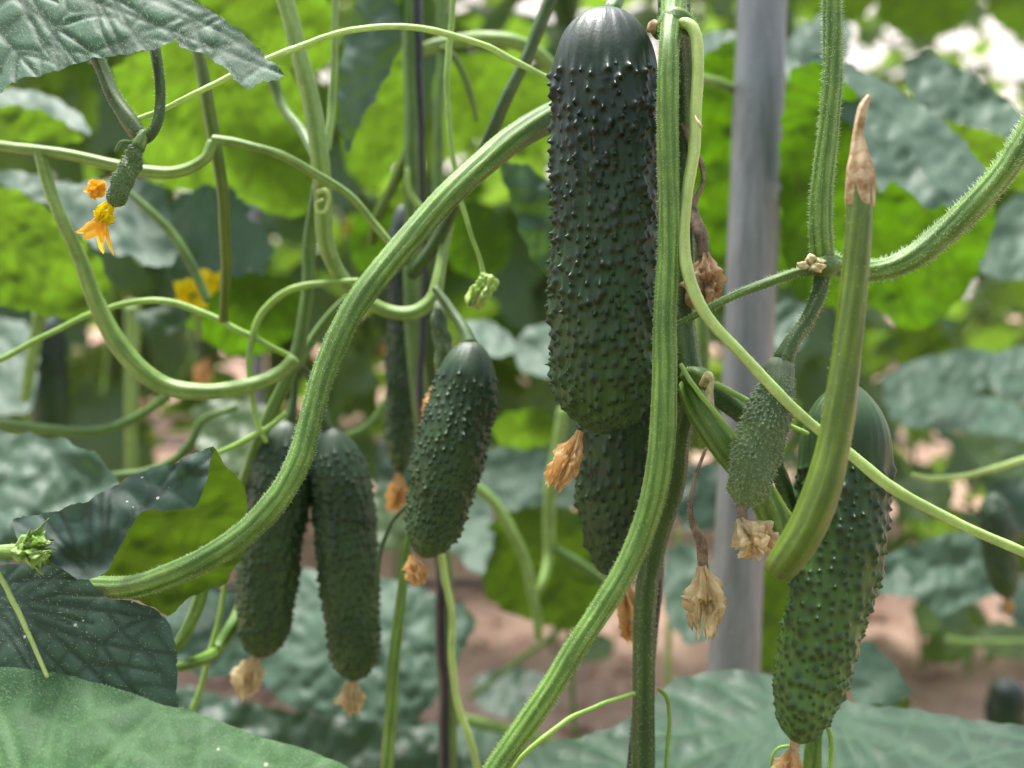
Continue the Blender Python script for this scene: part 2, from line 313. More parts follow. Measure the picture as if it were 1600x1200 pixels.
def cucumber_body(name, pts, mat, parent, nu=220, nv=420, wart_gap=0.0036, wart_h=0.0009, wart_r=0.0009, smooth_top=0.16, spine=0.5, cap=(0.16, 0.11), lobes=0, lobe_amp=0.0, wrinkle=0.00012, hair=0, seed=1, streak=1.0, hlen=0.0012, bumps2=0):
    rg = np.random.default_rng(seed)
    p = np.array(pts, float); t = np.linspace(0, 1, 200); q = catmull(p, 200)
    C0 = PN(q[:, 0], q[:, 1], q[:, 2]); r0 = q[:, 3] / 2 * q[:, 2] / F
    seg = np.linalg.norm(np.diff(C0, axis=0), axis=1); cum = np.concatenate([[0], np.cumsum(seg)]); L = cum[-1]; cum /= L
    s = 0.5 - 0.5 * np.cos(np.linspace(0, math.pi, nv)); s = 0.55 * s + 0.45 * np.linspace(0, 1, nv)
    C = np.stack([np.interp(s, cum, C0[:, k]) for k in range(3)], 1); r = np.interp(s, cum, r0)
    cf = np.ones(nv); a = cap[0]; m_ = s < a; cf[m_] = (1 - ((a - s[m_]) / a) ** 2.2).clip(0) ** 0.52
    a = cap[1]; m_ = s > 1 - a; cf[m_] = (1 - ((s[m_] - 1 + a) / a) ** 2.2).clip(0) ** 0.52
    r = np.maximum(r * cf, 0.00025)
    T, A, B = frames(C); th = np.linspace(0, 2 * math.pi, nu, endpoint=False)
    H = np.zeros((nv, nu)); W = np.zeros((nv, nu))
    TH = th[None, :]; SS = s[:, None]
    if lobes: H += lobe_amp * np.cos(lobes * TH + 1.5 * np.sin(SS * 2.2 + seed))
    for k in range(9):  # lengthwise furrows
        f = rg.integers(6, 34); a0 = rg.random() * 6.28
        H += wrinkle * 0.45 * np.sin(f * TH + a0 + 2.0 * np.sin(SS * rg.uniform(2, 8) + a0)) * (0.55 + 0.45 * np.sin(SS * rg.uniform(5, 18) + TH * rg.integers(1, 3) + a0))
    H += 0.0004 * np.sin(SS * 11 + 2 * np.sin(TH + seed)) + 0.0003 * np.sin(SS * 23 + TH * 2 + seed)
    Rm = r.max(); Circ = 2 * math.pi * Rm
    cand = []; tries = int(Circ * L / (wart_gap ** 2) * 14)
    X = rg.random(tries) * Circ; Y = smooth_top * L + rg.random(tries) * (0.985 - smooth_top) * L
    acc = np.zeros((0, 2)); 
    cell = {}
    for x, y in zip(X, Y):
        if rg.random() > min(1.0, 0.10 + ((y / L - smooth_top) / 0.14)): continue
        g = wart_gap * (0.62 if rg.random() < 0.3 else 1.0); ci, cj = int(x / wart_gap), int(y / wart_gap); ok = True
        for i in (-1, 0, 1):
            for j in (-1, 0, 1):
                for (xx, yy) in cell.get((ci + i, cj + j), ()):
                    if (xx - x) ** 2 + (yy - y) ** 2 < g * g: ok = False; break
        if ok: cell.setdefault((ci, cj), []).append((x, y)); cand.append((x, y))
    sp_pos = []; sL = s * L
    for x, y in cand:
        an = x / Rm; sz = rg.uniform(0.7, 1.3); hh = wart_h * rg.choice((0.45, 0.7, 0.9, 1.1, 1.35)); wr = wart_r * sz * rg.choice((0.6, 0.8, 1.0, 1.2, 1.35))
        i0 = np.searchsorted(sL, y - 6.5 * wr); i1 = np.searchsorted(sL, y + 3.2 * wr)
        if i1 <= i0: continue
        rl = np.interp(y, sL, r)
        dth = (th - an + math.pi) % (2 * math.pi) - math.pi; jj = np.where(np.abs(dth) * rl < 3.5 * wr)[0]
        if len(jj) == 0: continue
        du = (dth[jj] * rl)[None, :] / wr; dv = (sL[i0:i1] - y)[:, None] / wr
        dvs = np.where(dv < 0, dv / 3.0, dv / 0.95)   # long shoulder on the stalk side, steep below
        g = np.exp(-(du ** 2 * 1.0 + dvs ** 2)); g2 = np.exp(-(du ** 2 + dv ** 2) * 1.7)
        H[i0:i1, jj] += hh * (0.55 * g * streak + 0.6 * g2 - 0.10 * np.exp(-((du / 1.9) ** 2 + ((dv - 1.8) / 1.0) ** 2))); W[i0:i1, jj] = np.maximum(W[i0:i1, jj], np.exp(-(du ** 2 + (dv * 0.85 - 0.15) ** 2) * 1.3))
        sp_pos.append((an, y, hh))
    RR = r[:, None] + H * np.minimum(1, r / Rm * 1.4)[:, None]
    V = C[:, None, :] + (A[:, None, :] * np.cos(th)[None, :, None] + B[:, None, :] * np.sin(th)[None, :, None]) * RR[..., None]
    V = V.reshape(-1, 3); I = np.arange(nv * nu).reshape(nv, nu); J = np.roll(I, -1, 1)
    Fc = np.stack([I[:-1], J[:-1], J[1:], I[1:]], -1).reshape(-1, 4).tolist()
    Fc.append(tuple(I[0][::-1])); Fc.append(tuple(I[-1]))
    uv = np.stack([np.tile(np.linspace(0, 1, nu, endpoint=False), nv), np.repeat(s, nu)], 1); Wt = W.ravel()
    midx = [0] * len(Fc); mats = [M[mat]]
    pos = []; dr = []; ln = []
    def surf(an, y, h):
        i = min(np.searchsorted(sL, y), nv - 1); nd = A[i] * math.cos(an) + B[i] * math.sin(an); return C[i] + nd * (r[i] + h), nd, T[i]
    if spine > 0:
        for an, y, hh in sp_pos:
            if rg.random() < spine:
                q_, nd, tt = surf(an, y, hh * 0.75); d_ = nd + tt * 0.5 + rg.normal(0, 0.15, 3); pos.append(q_); dr.append(d_ / np.linalg.norm(d_)); ln.append(0.0006)
    for k in range(hair):
        an = rg.random() * 6.283; y = (0.12 + 0.87 * rg.random()) * L; q_, nd, tt = surf(an, y, 0); i = min(np.searchsorted(sL, y), nv - 1); j = int(an / 6.2832 * nu) % nu
        q_ = C[i] + nd * RR[i, j]; d_ = nd + tt * 0.4 + rg.normal(0, 0.25, 3); pos.append(q_); dr.append(d_ / np.linalg.norm(d_)); ln.append(hlen)
    if pos:
        hv, hf = hairs(np.array(pos), np.array(dr), np.array(ln), 0.00009, rg)
        k = len(V); V = np.vstack([V, hv]); uv = np.vstack([uv, np.zeros((len(hv), 2))]); Wt = np.concatenate([Wt, np.zeros(len(hv))])
        Fc += (hf + k).tolist(); midx += [1] * len(hf); mats.append(M['hair'])
    return mesh_obj(name, V, Fc, mats, parent, uv=uv, attrs={'wart': Wt}, midx=midx)

def withered(name, p0, p1, wpx, mat, parent, seed=0, frayed=0.25, label=None, neck=0.28):
    """crumpled withered corolla hanging from p0 (px,py,d) to p1: five folded petals round a bag"""
    rg = np.random.default_rng(seed + 50)
    a = np.array(P(*p0)); b = np.array(P(*p1)); ax = b - a; L = np.linalg.norm(ax); w0 = wpx / 2 * p1[2] / F
    nv, nu = 46, 84; s = np.linspace(0, 1, nv); C = a + ax * s[:, None]
    C = C + np.stack([np.sin(s * 4 + seed), np.sin(s * 3 + 2 * seed), 0 * s], 1) * w0 * 0.15
    T, A, B = frames(C); V = []; Fc = []; UV = []
    for layer in range(2):
        sc = 1.0 - 0.32 * layer; ph = rg.random() * 6
        prof = np.interp(s, [0, 0.1, 0.35, 0.7, 0.9, 1.0], [neck, neck * 1.3, 0.85, 1.0, 0.78, 0.62]) * w0 * sc
        th = np.linspace(0, 2 * math.pi, nu, endpoint=False)
        grid = np.zeros((nv, nu, 3))
        for i in range(nv):
            for j in range(nu):
                t_ = th[j]; ss = s[i]
                tw = 0.8 * ss * math.sin(seed + layer)
                fold = 0.24 * math.sin(5 * (t_ + tw) + ph) + 0.20 * math.sin(11 * (t_ + 0.5 * tw) + ph * 2 + 3 * ss) * min(1, ss * 3)
                nzv = noise.noise((math.cos(t_) * 2.2 + seed, math.sin(t_) * 2.2, ss * 4 + layer * 9)) * 0.65 * min(1, ss * 2.5)
                nz2 = noise.noise((math.cos(t_) * 7 + seed, math.sin(t_) * 7, ss * 9)) * 0.55 * min(1, ss * 2)
                rr = max(0.12, 1 + fold + nzv + nz2) * prof[i]
                e = ss * L * (1 - sc * 0.0) 
                jag = (0.5 + 0.5 * math.sin(5 * t_ + ph)) * frayed + 0.9 * frayed * noise.noise((math.cos(t_) * 5, math.sin(t_) * 5, seed + layer))
                c = a + (C[i] - a) * (1 - jag * ss * ss)
                grid[i, j] = c + (A[i] * math.cos(t_) * 1.0 + B[i] * math.sin(t_) * 0.85) * rr
        k = len(V); V += grid.reshape(-1, 3).tolist(); UV += [(j / nu, s[i]) for i in range(nv) for j in range(nu)]
        I = np.arange(nv * nu).reshape(nv, nu) + k; J = np.roll(I, -1, 1)
        Fc += np.stack([I[:-1], J[:-1], J[1:], I[1:]], -1).reshape(-1, 4).tolist()
    return mesh_obj(name, V, Fc, [M[mat]], parent, uv=UV, label=label)

def petals(name, base, tip_dir, L, wd, n, mat, parent, spread=0.5, seed=0, curl=0.3, label=None):
    """n pointed petals from base (world), opening round tip_dir"""
    rg = np.random.default_rng(seed); ax = Vector(tip_dir).normalized(); h = ax.orthogonal().normalized(); g = ax.cross(h); V = []; Fc = []; UV = []
    nl, nw = 12, 7
    for k in range(n):
        an = k * 2 * math.pi / n + rg.uniform(-0.25, 0.25); out = h * math.cos(an) + g * math.sin(an); sd = ax.cross(out)
        l = L * rg.uniform(0.75, 1.15); sp = spread * rg.uniform(0.7, 1.3); k0 = len(V)
        for i in range(nl):
            t = i / (nl - 1); wdt = wd * math.sin(math.pi * min(1, 0.12 + t * 0.88)) ** 0.8 * (1 if t < 0.99 else 0.1)
            c = base + ax * (l * t * math.cos(sp)) + out * (l * (0.06 + t * math.sin(sp)) + curl * l * t * t * rg.uniform(0.8, 1.0))
            for j in range(nw):
                u = j / (nw - 1) * 2 - 1
                q = c + sd * u * wdt + out * (-(u * u) * wdt * 0.5 + 0.18 * wdt * math.sin(5 * u + t * 6 + k)) + ax * noise.noise((u, t * 3, k + seed)) * wd * 0.4
                V.append(q[:]); UV.append((j / (nw - 1), t))
        for i in range(nl - 1):
            for j in range(nw - 1):
                q = k0 + i * nw + j; Fc.append((q, q + 1, q + nw + 1, q + nw))
    return mesh_obj(name, V, Fc, [M[mat]], parent, uv=UV, label=label)

# ---- leaf blades: 2D outline -> triangulated net with vein pattern
def closed_catmull(pts, step, sharp=()):
    p = np.array(pts, float); k = len(p); out = []
    for i in range(k):
        a, b, c, d = p[i - 1], p[i], p[(i + 1) % k], p[(i + 2) % k]; L = np.linalg.norm(c - b); n = max(2, int(L / step))
        for t in np.arange(n) / n:
            cr = 0.5 * ((2 * b) + (-a + c) * t + (2 * a - 5 * b + 4 * c - d) * t * t + (-a + 3 * b - 3 * c + d) * t**3)
            li = b * (1 - t) + c * t; out.append(cr * 0.6 + li * 0.4)
    return np.array(out)
def inside(poly, X):
    x, y = X[:, 0], X[:, 1]; c = np.zeros(len(X), bool); j = len(poly) - 1
    for i in range(len(poly)):
        xi, yi = poly[i]; xj, yj = poly[j]
        with np.errstate(divide='ignore', invalid='ignore'):
            hit = ((yi > y) != (yj > y)) & (x < (xj - xi) * (y - yi) / (yj - yi + 1e-12) + xi)
        c ^= hit; j = i
    return c
def seg_dist(X, segs):
    D = np.full(len(X), 1e9)
    for (a, b, wgt) in segs:
        ab = b - a; t = np.clip(((X - a) @ ab) / (ab @ ab + 1e-12), 0, 1); d = np.linalg.norm(X - (a + t[:, None] * ab), axis=1) / wgt; D = np.minimum(D, d)
    return D
def blade2d(outline, base, step, cell, teeth=0.0, seed=0, nmain=7, tips=None, netw=0.58):
    rg = np.random.default_rng(seed); ol = closed_catmull(outline, step)
    if teeth > 0:
        nxt = np.roll(ol, -1, 0) - np.roll(ol, 1, 0); nn = np.stack([nxt[:, 1], -nxt[:, 0]], 1); nn /= np.linalg.norm(nn, axis=1)[:, None] + 1e-9
        arc = np.concatenate([[0], np.cumsum(np.linalg.norm(np.diff(ol, axis=0), axis=1))]); k = (arc / (cell * 0.8)) % 1.0
        amp = teeth * (np.abs(k - 0.5) * 2 - 0.5 + rg.normal(0, 0.25, len(ol))); ol = ol + nn * amp[:, None]
    mn, mx = ol.min(0), ol.max(0); gx, gy = np.meshgrid(np.arange(mn[0], mx[0], step), np.arange(mn[1], mx[1], step))
    G = np.stack([gx.ravel(), gy.ravel()], 1); G[:, 0] += (np.floor((G[:, 1] - mn[1]) / step) % 2) * step * 0.5; G += rg.normal(0, step * 0.06, G.shape)
    G = G[inside(ol, G)]
    bd = seg_dist(G, [(ol[i], ol[(i + 1) % len(ol)], 1.0) for i in range(len(ol))]); G = G[bd > step * 0.55]
    allp = np.vstack([ol, G]); nb = len(ol)
    r = geometry.delaunay_2d_cdt([Vector(q) for q in allp], [(i, (i + 1) % nb) for i in range(nb)], [], 1, 1e-6)
    V = np.array([v[:] for v in r[0]]); Fc = [tuple(f) for f in r[2]]
    base = np.array(base, float); segs = []
    if tips is None:
        far = ol - base; an = np.arctan2(far[:, 1], far[:, 0]); ds = np.linalg.norm(far, axis=1)
        ga = np.arctan2(*(ol.mean(0) - base)[::-1]); tips = []
        for k in range(nmain):
            t = ga + (k - (nmain - 1) / 2) * (4.4 / nmain); dd = np.abs((an - t + math.pi) % (2 * math.pi) - math.pi); cnd = np.where(dd < 0.25)[0]
            if len(cnd): tips.append(ol[cnd[np.argmax(ds[cnd])]])
    for tp in tips:
        tp = np.array(tp, float); L = np.linalg.norm(tp - base)
        if L < cell: continue
        d = (tp - base) / L; nrm = np.array([-d[1], d[0]]); cv = rg.uniform(-0.08, 0.08)
        pts = [base + d * L * t + nrm * L * cv * math.sin(math.pi * t) for t in np.linspace(0, 1, 9)]
        for i in range(8): segs.append((pts[i], pts[i + 1], 1.6 - 0.12 * i))
        for t in np.arange(0.16, 0.95, max(0.14, cell * 3.0 / L)):
            q = base + d * L * t + nrm * L * cv * math.sin(math.pi * t)
            for sg in (-1, 1):
                if rg.random() < 0.12: continue
                aa = R(rg.uniform(38, 55)) * sg; l = min(L * 0.42 * (1.1 - t) + cell, 5 * cell); e = np.array([d[0] * math.cos(aa) - d[1] * math.sin(aa), d[0] * math.sin(aa) + d[1] * math.cos(aa)])
                m1 = q + e * l * 0.5; m2 = m1 + (e * 0.85 + d * 0.35) * l * 0.5; segs.append((q, m1, 0.9)); segs.append((m1, m2, 0.65))
    X = V; D = seg_dist(X, segs)
    # small net of cells
    ns = int((mx - mn).prod() / cell ** 2 * 1.0) + 8; sx = mn + rg.random((ns, 2)) * (mx - mn)
    f1 = np.full(len(X), 1e9); f2 = np.full(len(X), 1e9)
    for q in sx:
        d = np.linalg.norm(X - q, axis=1); m_ = d < f1; f2 = np.where(m_, f1, np.minimum(f2, d)); f1 = np.where(m_, d, f1)
    net = (f2 - f1) * 0.5
    h = (1 - netw) * (1 - np.exp(-(D / (cell * 0.22)))) + netw * (1 - np.exp(-(net / (cell * 0.14)))) * np.minimum(1, D / (cell * 0.15))
    vein = np.maximum(np.exp(-(D / (cell * 0.10)) ** 2), 0.75 * np.exp(-(net / (cell * 0.075)) ** 2))
    edge = seg_dist(X, [(ol[i], ol[(i + 1) % len(ol)], 1.0) for i in range(0, len(ol))]) / cell
    return V, Fc, h, vein, edge
def vnormals(V, Fc):
    Nn = np.zeros_like(V); Fa = np.array([f[:3] for f in Fc]); a, b, c = V[Fa[:, 0]], V[Fa[:, 1]], V[Fa[:, 2]]; fn = np.cross(b - a, c - a)
    for k in range(3): np.add.at(Nn, Fa[:, k], fn)
    return Nn / (np.linalg.norm(Nn, axis=1)[:, None] + 1e-12)
LEAFN = 0
def leaf(label, outline, d, tilt, mat, base=None, yaw=0, bulge=0.0, quilt=0.0012, cellm=0.012, teeth=0.0015, step=None, wave=0.004, name='cucumber_leaf', seed=None, parent=None, part='blade', fold=None, cat='leaf', group='cucumber leaves near the camera', edgecurl=0.0, tips=None, stalk=None, nmain=7, fuzz=0, netw=0.58):
    """traced outline (px) laid at depth d on its own tilted, domed surface. tilt>0: upper side seen, <0: underside seen"""
    global LEAFN; LEAFN += 1; seed = seed or LEAFN; px = F / d
    o = np.array(outline, float); c = o.mean(0); base = base or tuple(c)
    ext = (o.max(0) - o.min(0)).max(); step = step or max(5.0, ext / 60)
    V2, Fc, h, vein, edge = blade2d(outline, base, step, cellm * px, teeth * px, seed, tips=tips, nmain=nmain, netw=netw)
    dx = (V2[:, 0] - c[0]); dy = (V2[:, 1] - c[1])
    dep = d + (dy * -math.tan(R(tilt)) + dx * math.tan(R(yaw))) * d / F * 1.0
    rr = ((dx ** 2 + dy ** 2) ** 0.5) / (ext * 0.5)
    dep = dep + bulge * rr ** 2 
    if fold:  # (x0,y0,x1,y1,angle) crease: beyond the line the blade bends back
        x0, y0, x1, y1, amt = fold; ln = math.hypot(x1 - x0, y1 - y0); sd_ = ((V2[:, 0] - x0) * (y1 - y0) - (V2[:, 1] - y0) * (x1 - x0)) / ln; dep = dep + np.maximum(sd_, 0) * amt * d / F
    nz = np.array([noise.noise((x * 0.012 * d / 0.4 + seed * 7, y * 0.012 * d / 0.4, 0)) + 0.5 * noise.noise((x * 0.03 * d / 0.4, y * 0.03 * d / 0.4 + seed, 3)) for x, y in V2])
    dep = dep + nz * wave + edgecurl * np.exp(-edge * 1.2)
    V = PN(V2[:, 0], V2[:, 1], dep)
    Nn = vnormals(V, Fc); 
    facing = (Nn.mean(0) @ (nCAM - V.mean(0))) > 0
    if facing != (tilt > 0): Fc = [f[::-1] for f in Fc]; Nn = -Nn
    V = V + Nn * (h * quilt)[:, None]
    if parent is None: root = thing(name, P(base[0], base[1], d), label, cat, group)
    else: root = parent
    mesh_obj(part, V, Fc, [M[mat]], root, attrs={'vein': vein, 'edge': edge}, label=None if parent is None else label)
    if fuzz:
        Fa = np.array([f[:3] for f in Fc]); fi = rng.integers(0, len(Fa), fuzz); w_ = rng.dirichlet((1, 1, 1), fuzz)
        hp = (V[Fa[fi]] * w_[..., None]).sum(1); hd = Nn[Fa[fi, 0]] + rng.normal(0, 0.45, (fuzz, 3)); hd /= np.linalg.norm(hd, axis=1)[:, None]
        hv, hf = hairs(hp, hd, 0.0011, 0.00005, rng); mesh_obj('leaf_hairs', hv, hf, [M['hair']], root, smooth=False)['kind'] = 'stuff'
    if stalk: tube('leaf_stalk', stalk, 'stem_mid', root, lobes=5, nu=16)
    return root


# ================================================================ THE SETTING
def grid_ground():
    V = []; Fc = []
    xs = np.concatenate([np.linspace(-40, -3, 14), np.linspace(-2.8, 2.8, 150), np.linspace(3, 40, 14)])
    ys = np.concatenate([np.linspace(-6, 0.7, 8), np.linspace(0.8, 5.0, 150), np.linspace(5.4, 60, 24)])
    for y in ys:
        for x in xs:
            f = math.exp(-max(0, abs(x) - 3) - max(0, y - 6) * 0.4)
            z = (noise.noise((x * 1.3, y * 1.3, 0)) * 0.03 + noise.noise((x * 9, y * 9, 1)) * 0.02 + noise.noise((x * 26, y * 26, 2)) * 0.012) * f
            V.append((x, y, z))
    nx = len(xs)
    for j in range(len(ys) - 1):
        for i in range(nx - 1): q = j * nx + i; Fc.append((q, q + 1, q + nx + 1, q + nx))
    return V, Fc
m, n, p, out = new_mat('soil')
ob = N(n, 'ShaderNodeTexCoord').outputs['Object']
f1 = noise_(n, ob, 5, 8, 0.7); f2 = noise_(n, ob, 45, 6, 0.7)
c = mixc(n, ramp(n, f1, [(0.3, (0, 0, 0)), (0.7, (1, 1, 1))]), (0.26, 0.125, 0.08), (0.56, 0.34, 0.245))
c = mixc(n, ramp(n, f2, [(0.35, (0, 0, 0)), (0.7, (0.8, 0.8, 0.8))]), c, (0.62, 0.45, 0.36))
n.links.new(c, p.inputs['Base Color']); p.inputs['Roughness'].default_value = 0.95
n.links.new(bump(n, f2, 0.8, 0.02), p.inputs['Normal']); M['soil'] = m
gv, gf = grid_ground(); g = mesh_obj('ground', gv, gf, [M['soil']]); tag(g, kind='structure')
# clods and dry crumbs
def clods():
    V = []; Fc = []; rg = np.random.default_rng(3)
    for k in range(1500):
        y = 1.0 + rg.random() ** 1.5 * 4; x = rg.uniform(-1, 1) * y * 0.6; s = rg.uniform(0.006, 0.02) * (1 + (rg.random() > 0.93)); k0 = len(V)
        z0 = noise.noise((x * 1.3, y * 1.3, 0)) * 0.03
        for i, (a, b, c_) in enumerate(((1, 0, 0), (-1, 0, 0), (0, 1, 0), (0, -1, 0), (0, 0, 1), (0, 0, -1), (.6, .6, .5), (-.6, .6, .5), (.6, -.6, .5), (-.6, -.6, .5))):
            t = rg.uniform(0.7, 1.2) * s; V.append((x + a * t, y + b * t, z0 + c_ * t * 0.7))
        for f in ((4, 6, 0), (4, 2, 6), (6, 2, 0), (4, 7, 2), (4, 1, 7), (7, 1, 2), (4, 8, 3), (4, 0, 8), (8, 0, 3), (4, 9, 1), (4, 3, 9), (9, 3, 1), (6, 8, 4), (5, 0, 2), (5, 2, 1), (5, 1, 3), (5, 3, 0)): Fc.append(tuple(q + k0 for q in f))
    return V, Fc
cv, cf = clods(); o = mesh_obj('soil_clods', cv, cf, [M['soil']], smooth=False); tag(o, 'crumbly reddish clods strewn over the soil between rows', 'soil clods', kind='stuff')
# greenhouse end wall: white plastic film on a tube frame
m, n, p, out = new_mat('white greenhouse film'); p.inputs['Base Color'].default_value = (0.88, 0.89, 0.90, 1); p.inputs['Roughness'].default_value = 0.45
ob = N(n, 'ShaderNodeTexCoord').outputs['Object']; n.links.new(bump(n, noise_(n, ob, 3, 4), 0.5, 0.05), p.inputs['Normal'])
t = N(n, 'ShaderNodeBsdfTranslucent'); t.inputs[0].default_value = (0.95, 0.95, 0.95, 1); mx = N(n, 'ShaderNodeMixShader'); mx.inputs[0].default_value = 0.6
n.links.new(p.outputs[0], mx.inputs[1]); n.links.new(t.outputs[0], mx.inputs[2]); n.links.new(mx.outputs[0], out.inputs[0]); M['film'] = m
m, n, p, out = new_mat('grey galvanised tube'); ob = N(n, 'ShaderNodeTexCoord').outputs['Object']
a_ = noise_(n, mapping(n, ob, (260, 260, 9)), 1.0, 6, 0.7); b_ = noise_(n, ob, 14, 4); d_ = noise_(n, ob, 300, 3)
c = mixc(n, ramp(n, a_, [(0.3, (0, 0, 0)), (0.7, (1, 1, 1))]), (0.13, 0.142, 0.14), (0.30, 0.318, 0.318)); c = mixc(n, ramp(n, b_, [(0.4, (0, 0, 0)), (0.62, (0.5, 0.5, 0.5))]), c, (0.20, 0.22, 0.235))
c = mixc(n, ramp(n, d_, [(0.68, (0, 0, 0)), (0.74, (0.6, 0.6, 0.6))]), c, (0.55, 0.55, 0.53))
n.links.new(c, p.inputs['Base Color']); p.inputs['Metallic'].default_value = 0.25; p.inputs['Roughness'].default_value = 0.5; n.links.new(bump(n, a_, 0.3, 0.0005), p.inputs['Normal']); M['galv'] = m
gw = thing('greenhouse_wall', (0, 9, 0), 'white translucent film wall on a tube frame behind the far plants', 'greenhouse wall')
V = []; Fc = []; nx = 80
for zi, z in enumerate((0.02, 1.3, 2.6, 3.2)):
    for i in range(nx): x = -9 + 18 * i / (nx - 1); V.append((x, 9 + 0.04 * math.sin(x * 5 + z), z))
for r_ in range(3):
    for i in range(nx - 1): q = r_ * nx + i; Fc.append((q, q + 1, q + nx + 1, q + nx))
mesh_obj('plastic_film', V, Fc, [M['film']], gw)
for x in (-8, -5, -2, 1, 4, 7): tube('frame_post', [(x, 9.12, -0.05, 0.03), (x, 9.12, 3.2, 0.03)], 'galv', gw, lobes=0, world=True, nu=10, wob=0, step=0.3)

# drip hose on the soil
hp = []
for x in np.linspace(-2.2, 2.2, 30): hp.append((x, 1.86 + 0.03 * math.sin(x * 1.7), 0.018 + noise.noise((x * 1.3, 1.86 * 1.3, 0)) * 0.03, 0.007))
o = tube('drip_hose', hp, 'black', None, lobes=0, world=True, nu=10, wob=0.3, step=0.03, origin=(0, 1.86, 0)); tag(o, 'thin dark drip hose lying across the bare soil behind the cucumbers', 'hose')
hp = [(x, 3.1 + 0.03 * math.sin(x * 1.3), 0.02, 0.008) for x in np.linspace(-3, 3, 30)]
o = tube('drip_hose', hp, 'black', None, lobes=0, world=True, nu=10, wob=0.3, step=0.05, origin=(0, 3.1, 0)); tag(o, 'dark drip hose in the second planting row, farther back on the soil', 'hose')

# ================================================================ FAR PLANTS (rows behind)
def unit_leaf(seed):
    rg = np.random.default_rng(seed); o = []
    for k in range(40):
        t = k / 40 * 2 * math.pi; r = 0.78 + 0.17 * math.cos(5 * t) + 0.06 * math.cos(10 * t) + rg.normal(0, 0.015)
        if abs(t - math.pi) < 0.35: r *= 0.42 + 0.5 * (abs(t - math.pi) / 0.35)
        o.append((r * math.cos(t) + 0.12, r * math.sin(t)))
    V2, Fc, h, vein, edge = blade2d(o, (-0.22, 0), 0.055, 0.16, 0.02, seed, nmain=7)
    x, y = V2[:, 0], V2[:, 1]; rr = np.hypot(x + 0.2, y)
    z = 0.10 * rr - (0.30 + 0.15 * rg.random()) * rr ** 2 + 0.05 * h + 0.10 * np.array([noise.noise((a * 1.6 + seed, b * 1.6, 0)) for a, b in V2]) - 0.16 * np.abs(y) ** 1.3 * (rg.random() < 0.6)
    V = np.stack([x + 0.22, y, z], 1)
    me = bpy.data.meshes.new('leaf'); me.from_pydata(V.tolist(), [], Fc); me.materials.append(M['leaf_back'])
    for k, a in (('vein', vein), ('edge', edge)): at = me.attributes.new(k, 'FLOAT', 'POINT'); at.data.foreach_set('value', a.astype(np.float32))
    me.polygons.foreach_set('use_smooth', np.ones(len(me.polygons), bool))
    # faces look up
    up = sum(p_.normal.z for p_ in me.polygons)
    if up < 0: me.flip_normals()
    return me
UL = [unit_leaf(100 + k) for k in range(5)]
def far_plant(seed, zlo=0.12, nleaf=38, hgt=2.1):
    rg = random.Random(seed)
    root = thing('cucumber_plant', (0, 0, 0), 'x', 'cucumber plant', 'cucumber plants in the rows behind')
    sp = [(0.03 * math.sin(z * 4 + seed), 0.03 * math.cos(z * 3.1 + seed), z, 0.005 - 0.001 * z) for z in np.linspace(-0.02, hgt, 12)]
    tube('stem', sp, 'stem_mid', root, lobes=0, world=True, nu=8, step=0.04)
    for k in range(nleaf):
        z = zlo + (hgt - zlo) * (k + rg.random() * 0.5) / nleaf; az = k * 2.4 + rg.uniform(-0.5, 0.5); L = rg.uniform(0.08, 0.17); sz = rg.uniform(0.075, 0.125)
        i = min(11, int((z + 0.02) / (hgt + 0.02) * 11)); b = Vector(sp[i][:3]); b.z = z
        tip = b + Vector((math.cos(az) * L, math.sin(az) * L, L * rg.uniform(0.1, 0.6)))
        lf = bpy.data.objects.new('leaf', UL[rg.randrange(5)]); COL.objects.link(lf); lf.parent = root
        lf.location = tip; lf.scale = (sz, sz, sz); lf.rotation_euler = (rg.uniform(-0.5, 0.5), rg.uniform(0.1, 0.95), az + rg.uniform(-0.4, 0.4))
        mid = (b + tip) / 2 + Vector((0, 0, 0.02))
        st = tube('leaf_stalk', [(*b, 0.0025), (*mid, 0.0024), (*tip, 0.0022)], 'stem_mid', root, lobes=0, world=True, nu=6, step=0.03, wob=0.1)
    for k in range(5):
        z = rg.uniform(0.35, min(1.3, hgt - 0.1)); az = rg.uniform(0, 6.28); d = Vector((math.cos(az), math.sin(az), 0)); b = Vector((0, 0, z)); L = rg.uniform(0.15, 0.3)
        tube('tendril', [(*(b + d * L * t + Vector((0, 0, L * (0.9 * t - 1.5 * t * t * rg.uniform(0.7, 1.3))))), 0.0016) for t in (0, .25, .5, .75, 1)], 'tendril_green', root, lobes=0, world=True, nu=6, step=0.02, wob=2)
    for k in range(3):
        z = rg.uniform(0.4, min(1.1, hgt - 0.1)); az = rg.uniform(0, 6.28); d = Vector((math.cos(az), math.sin(az), 0)) * 0.035; b = Vector((0, 0, z)); L = rg.uniform(0.10, 0.15)
        f = tube('fruit', [(*(b + d + Vector((0, 0, -L * t))), r_) for t, r_ in ((0, .006), (.15, .014), (.5, .018), (.85, .015), (1, .008))], 'cuc_blur', root, lobes=0, world=True, nu=14, step=0.008, wob=0.3)
        tube('withered_flower', [(*(b + d + Vector((0, 0, -L))), .004), (*(b + d + Vector((0, 0, -L - 0.02))), .009), (*(b + d + Vector((0.004, 0, -L - 0.035))), .004)], 'withered', root, lobes=5, amp=0.3, world=True, nu=16, step=0.004)
    return root
def copy_tree(o, parent=None):
    c = o.copy(); COL.objects.link(c); c.parent = parent
    for ch in [q for q in o.children]: copy_tree(ch, c)
    return c
protos = [far_plant(k, zlo=0.26 if k == 2 else 0.10, nleaf=36 if k == 2 else (26 if k == 3 else 44), hgt=1.12 if k == 3 else 2.1) for k in range(4)]
used = [False] * 4; rr = random.Random(5)
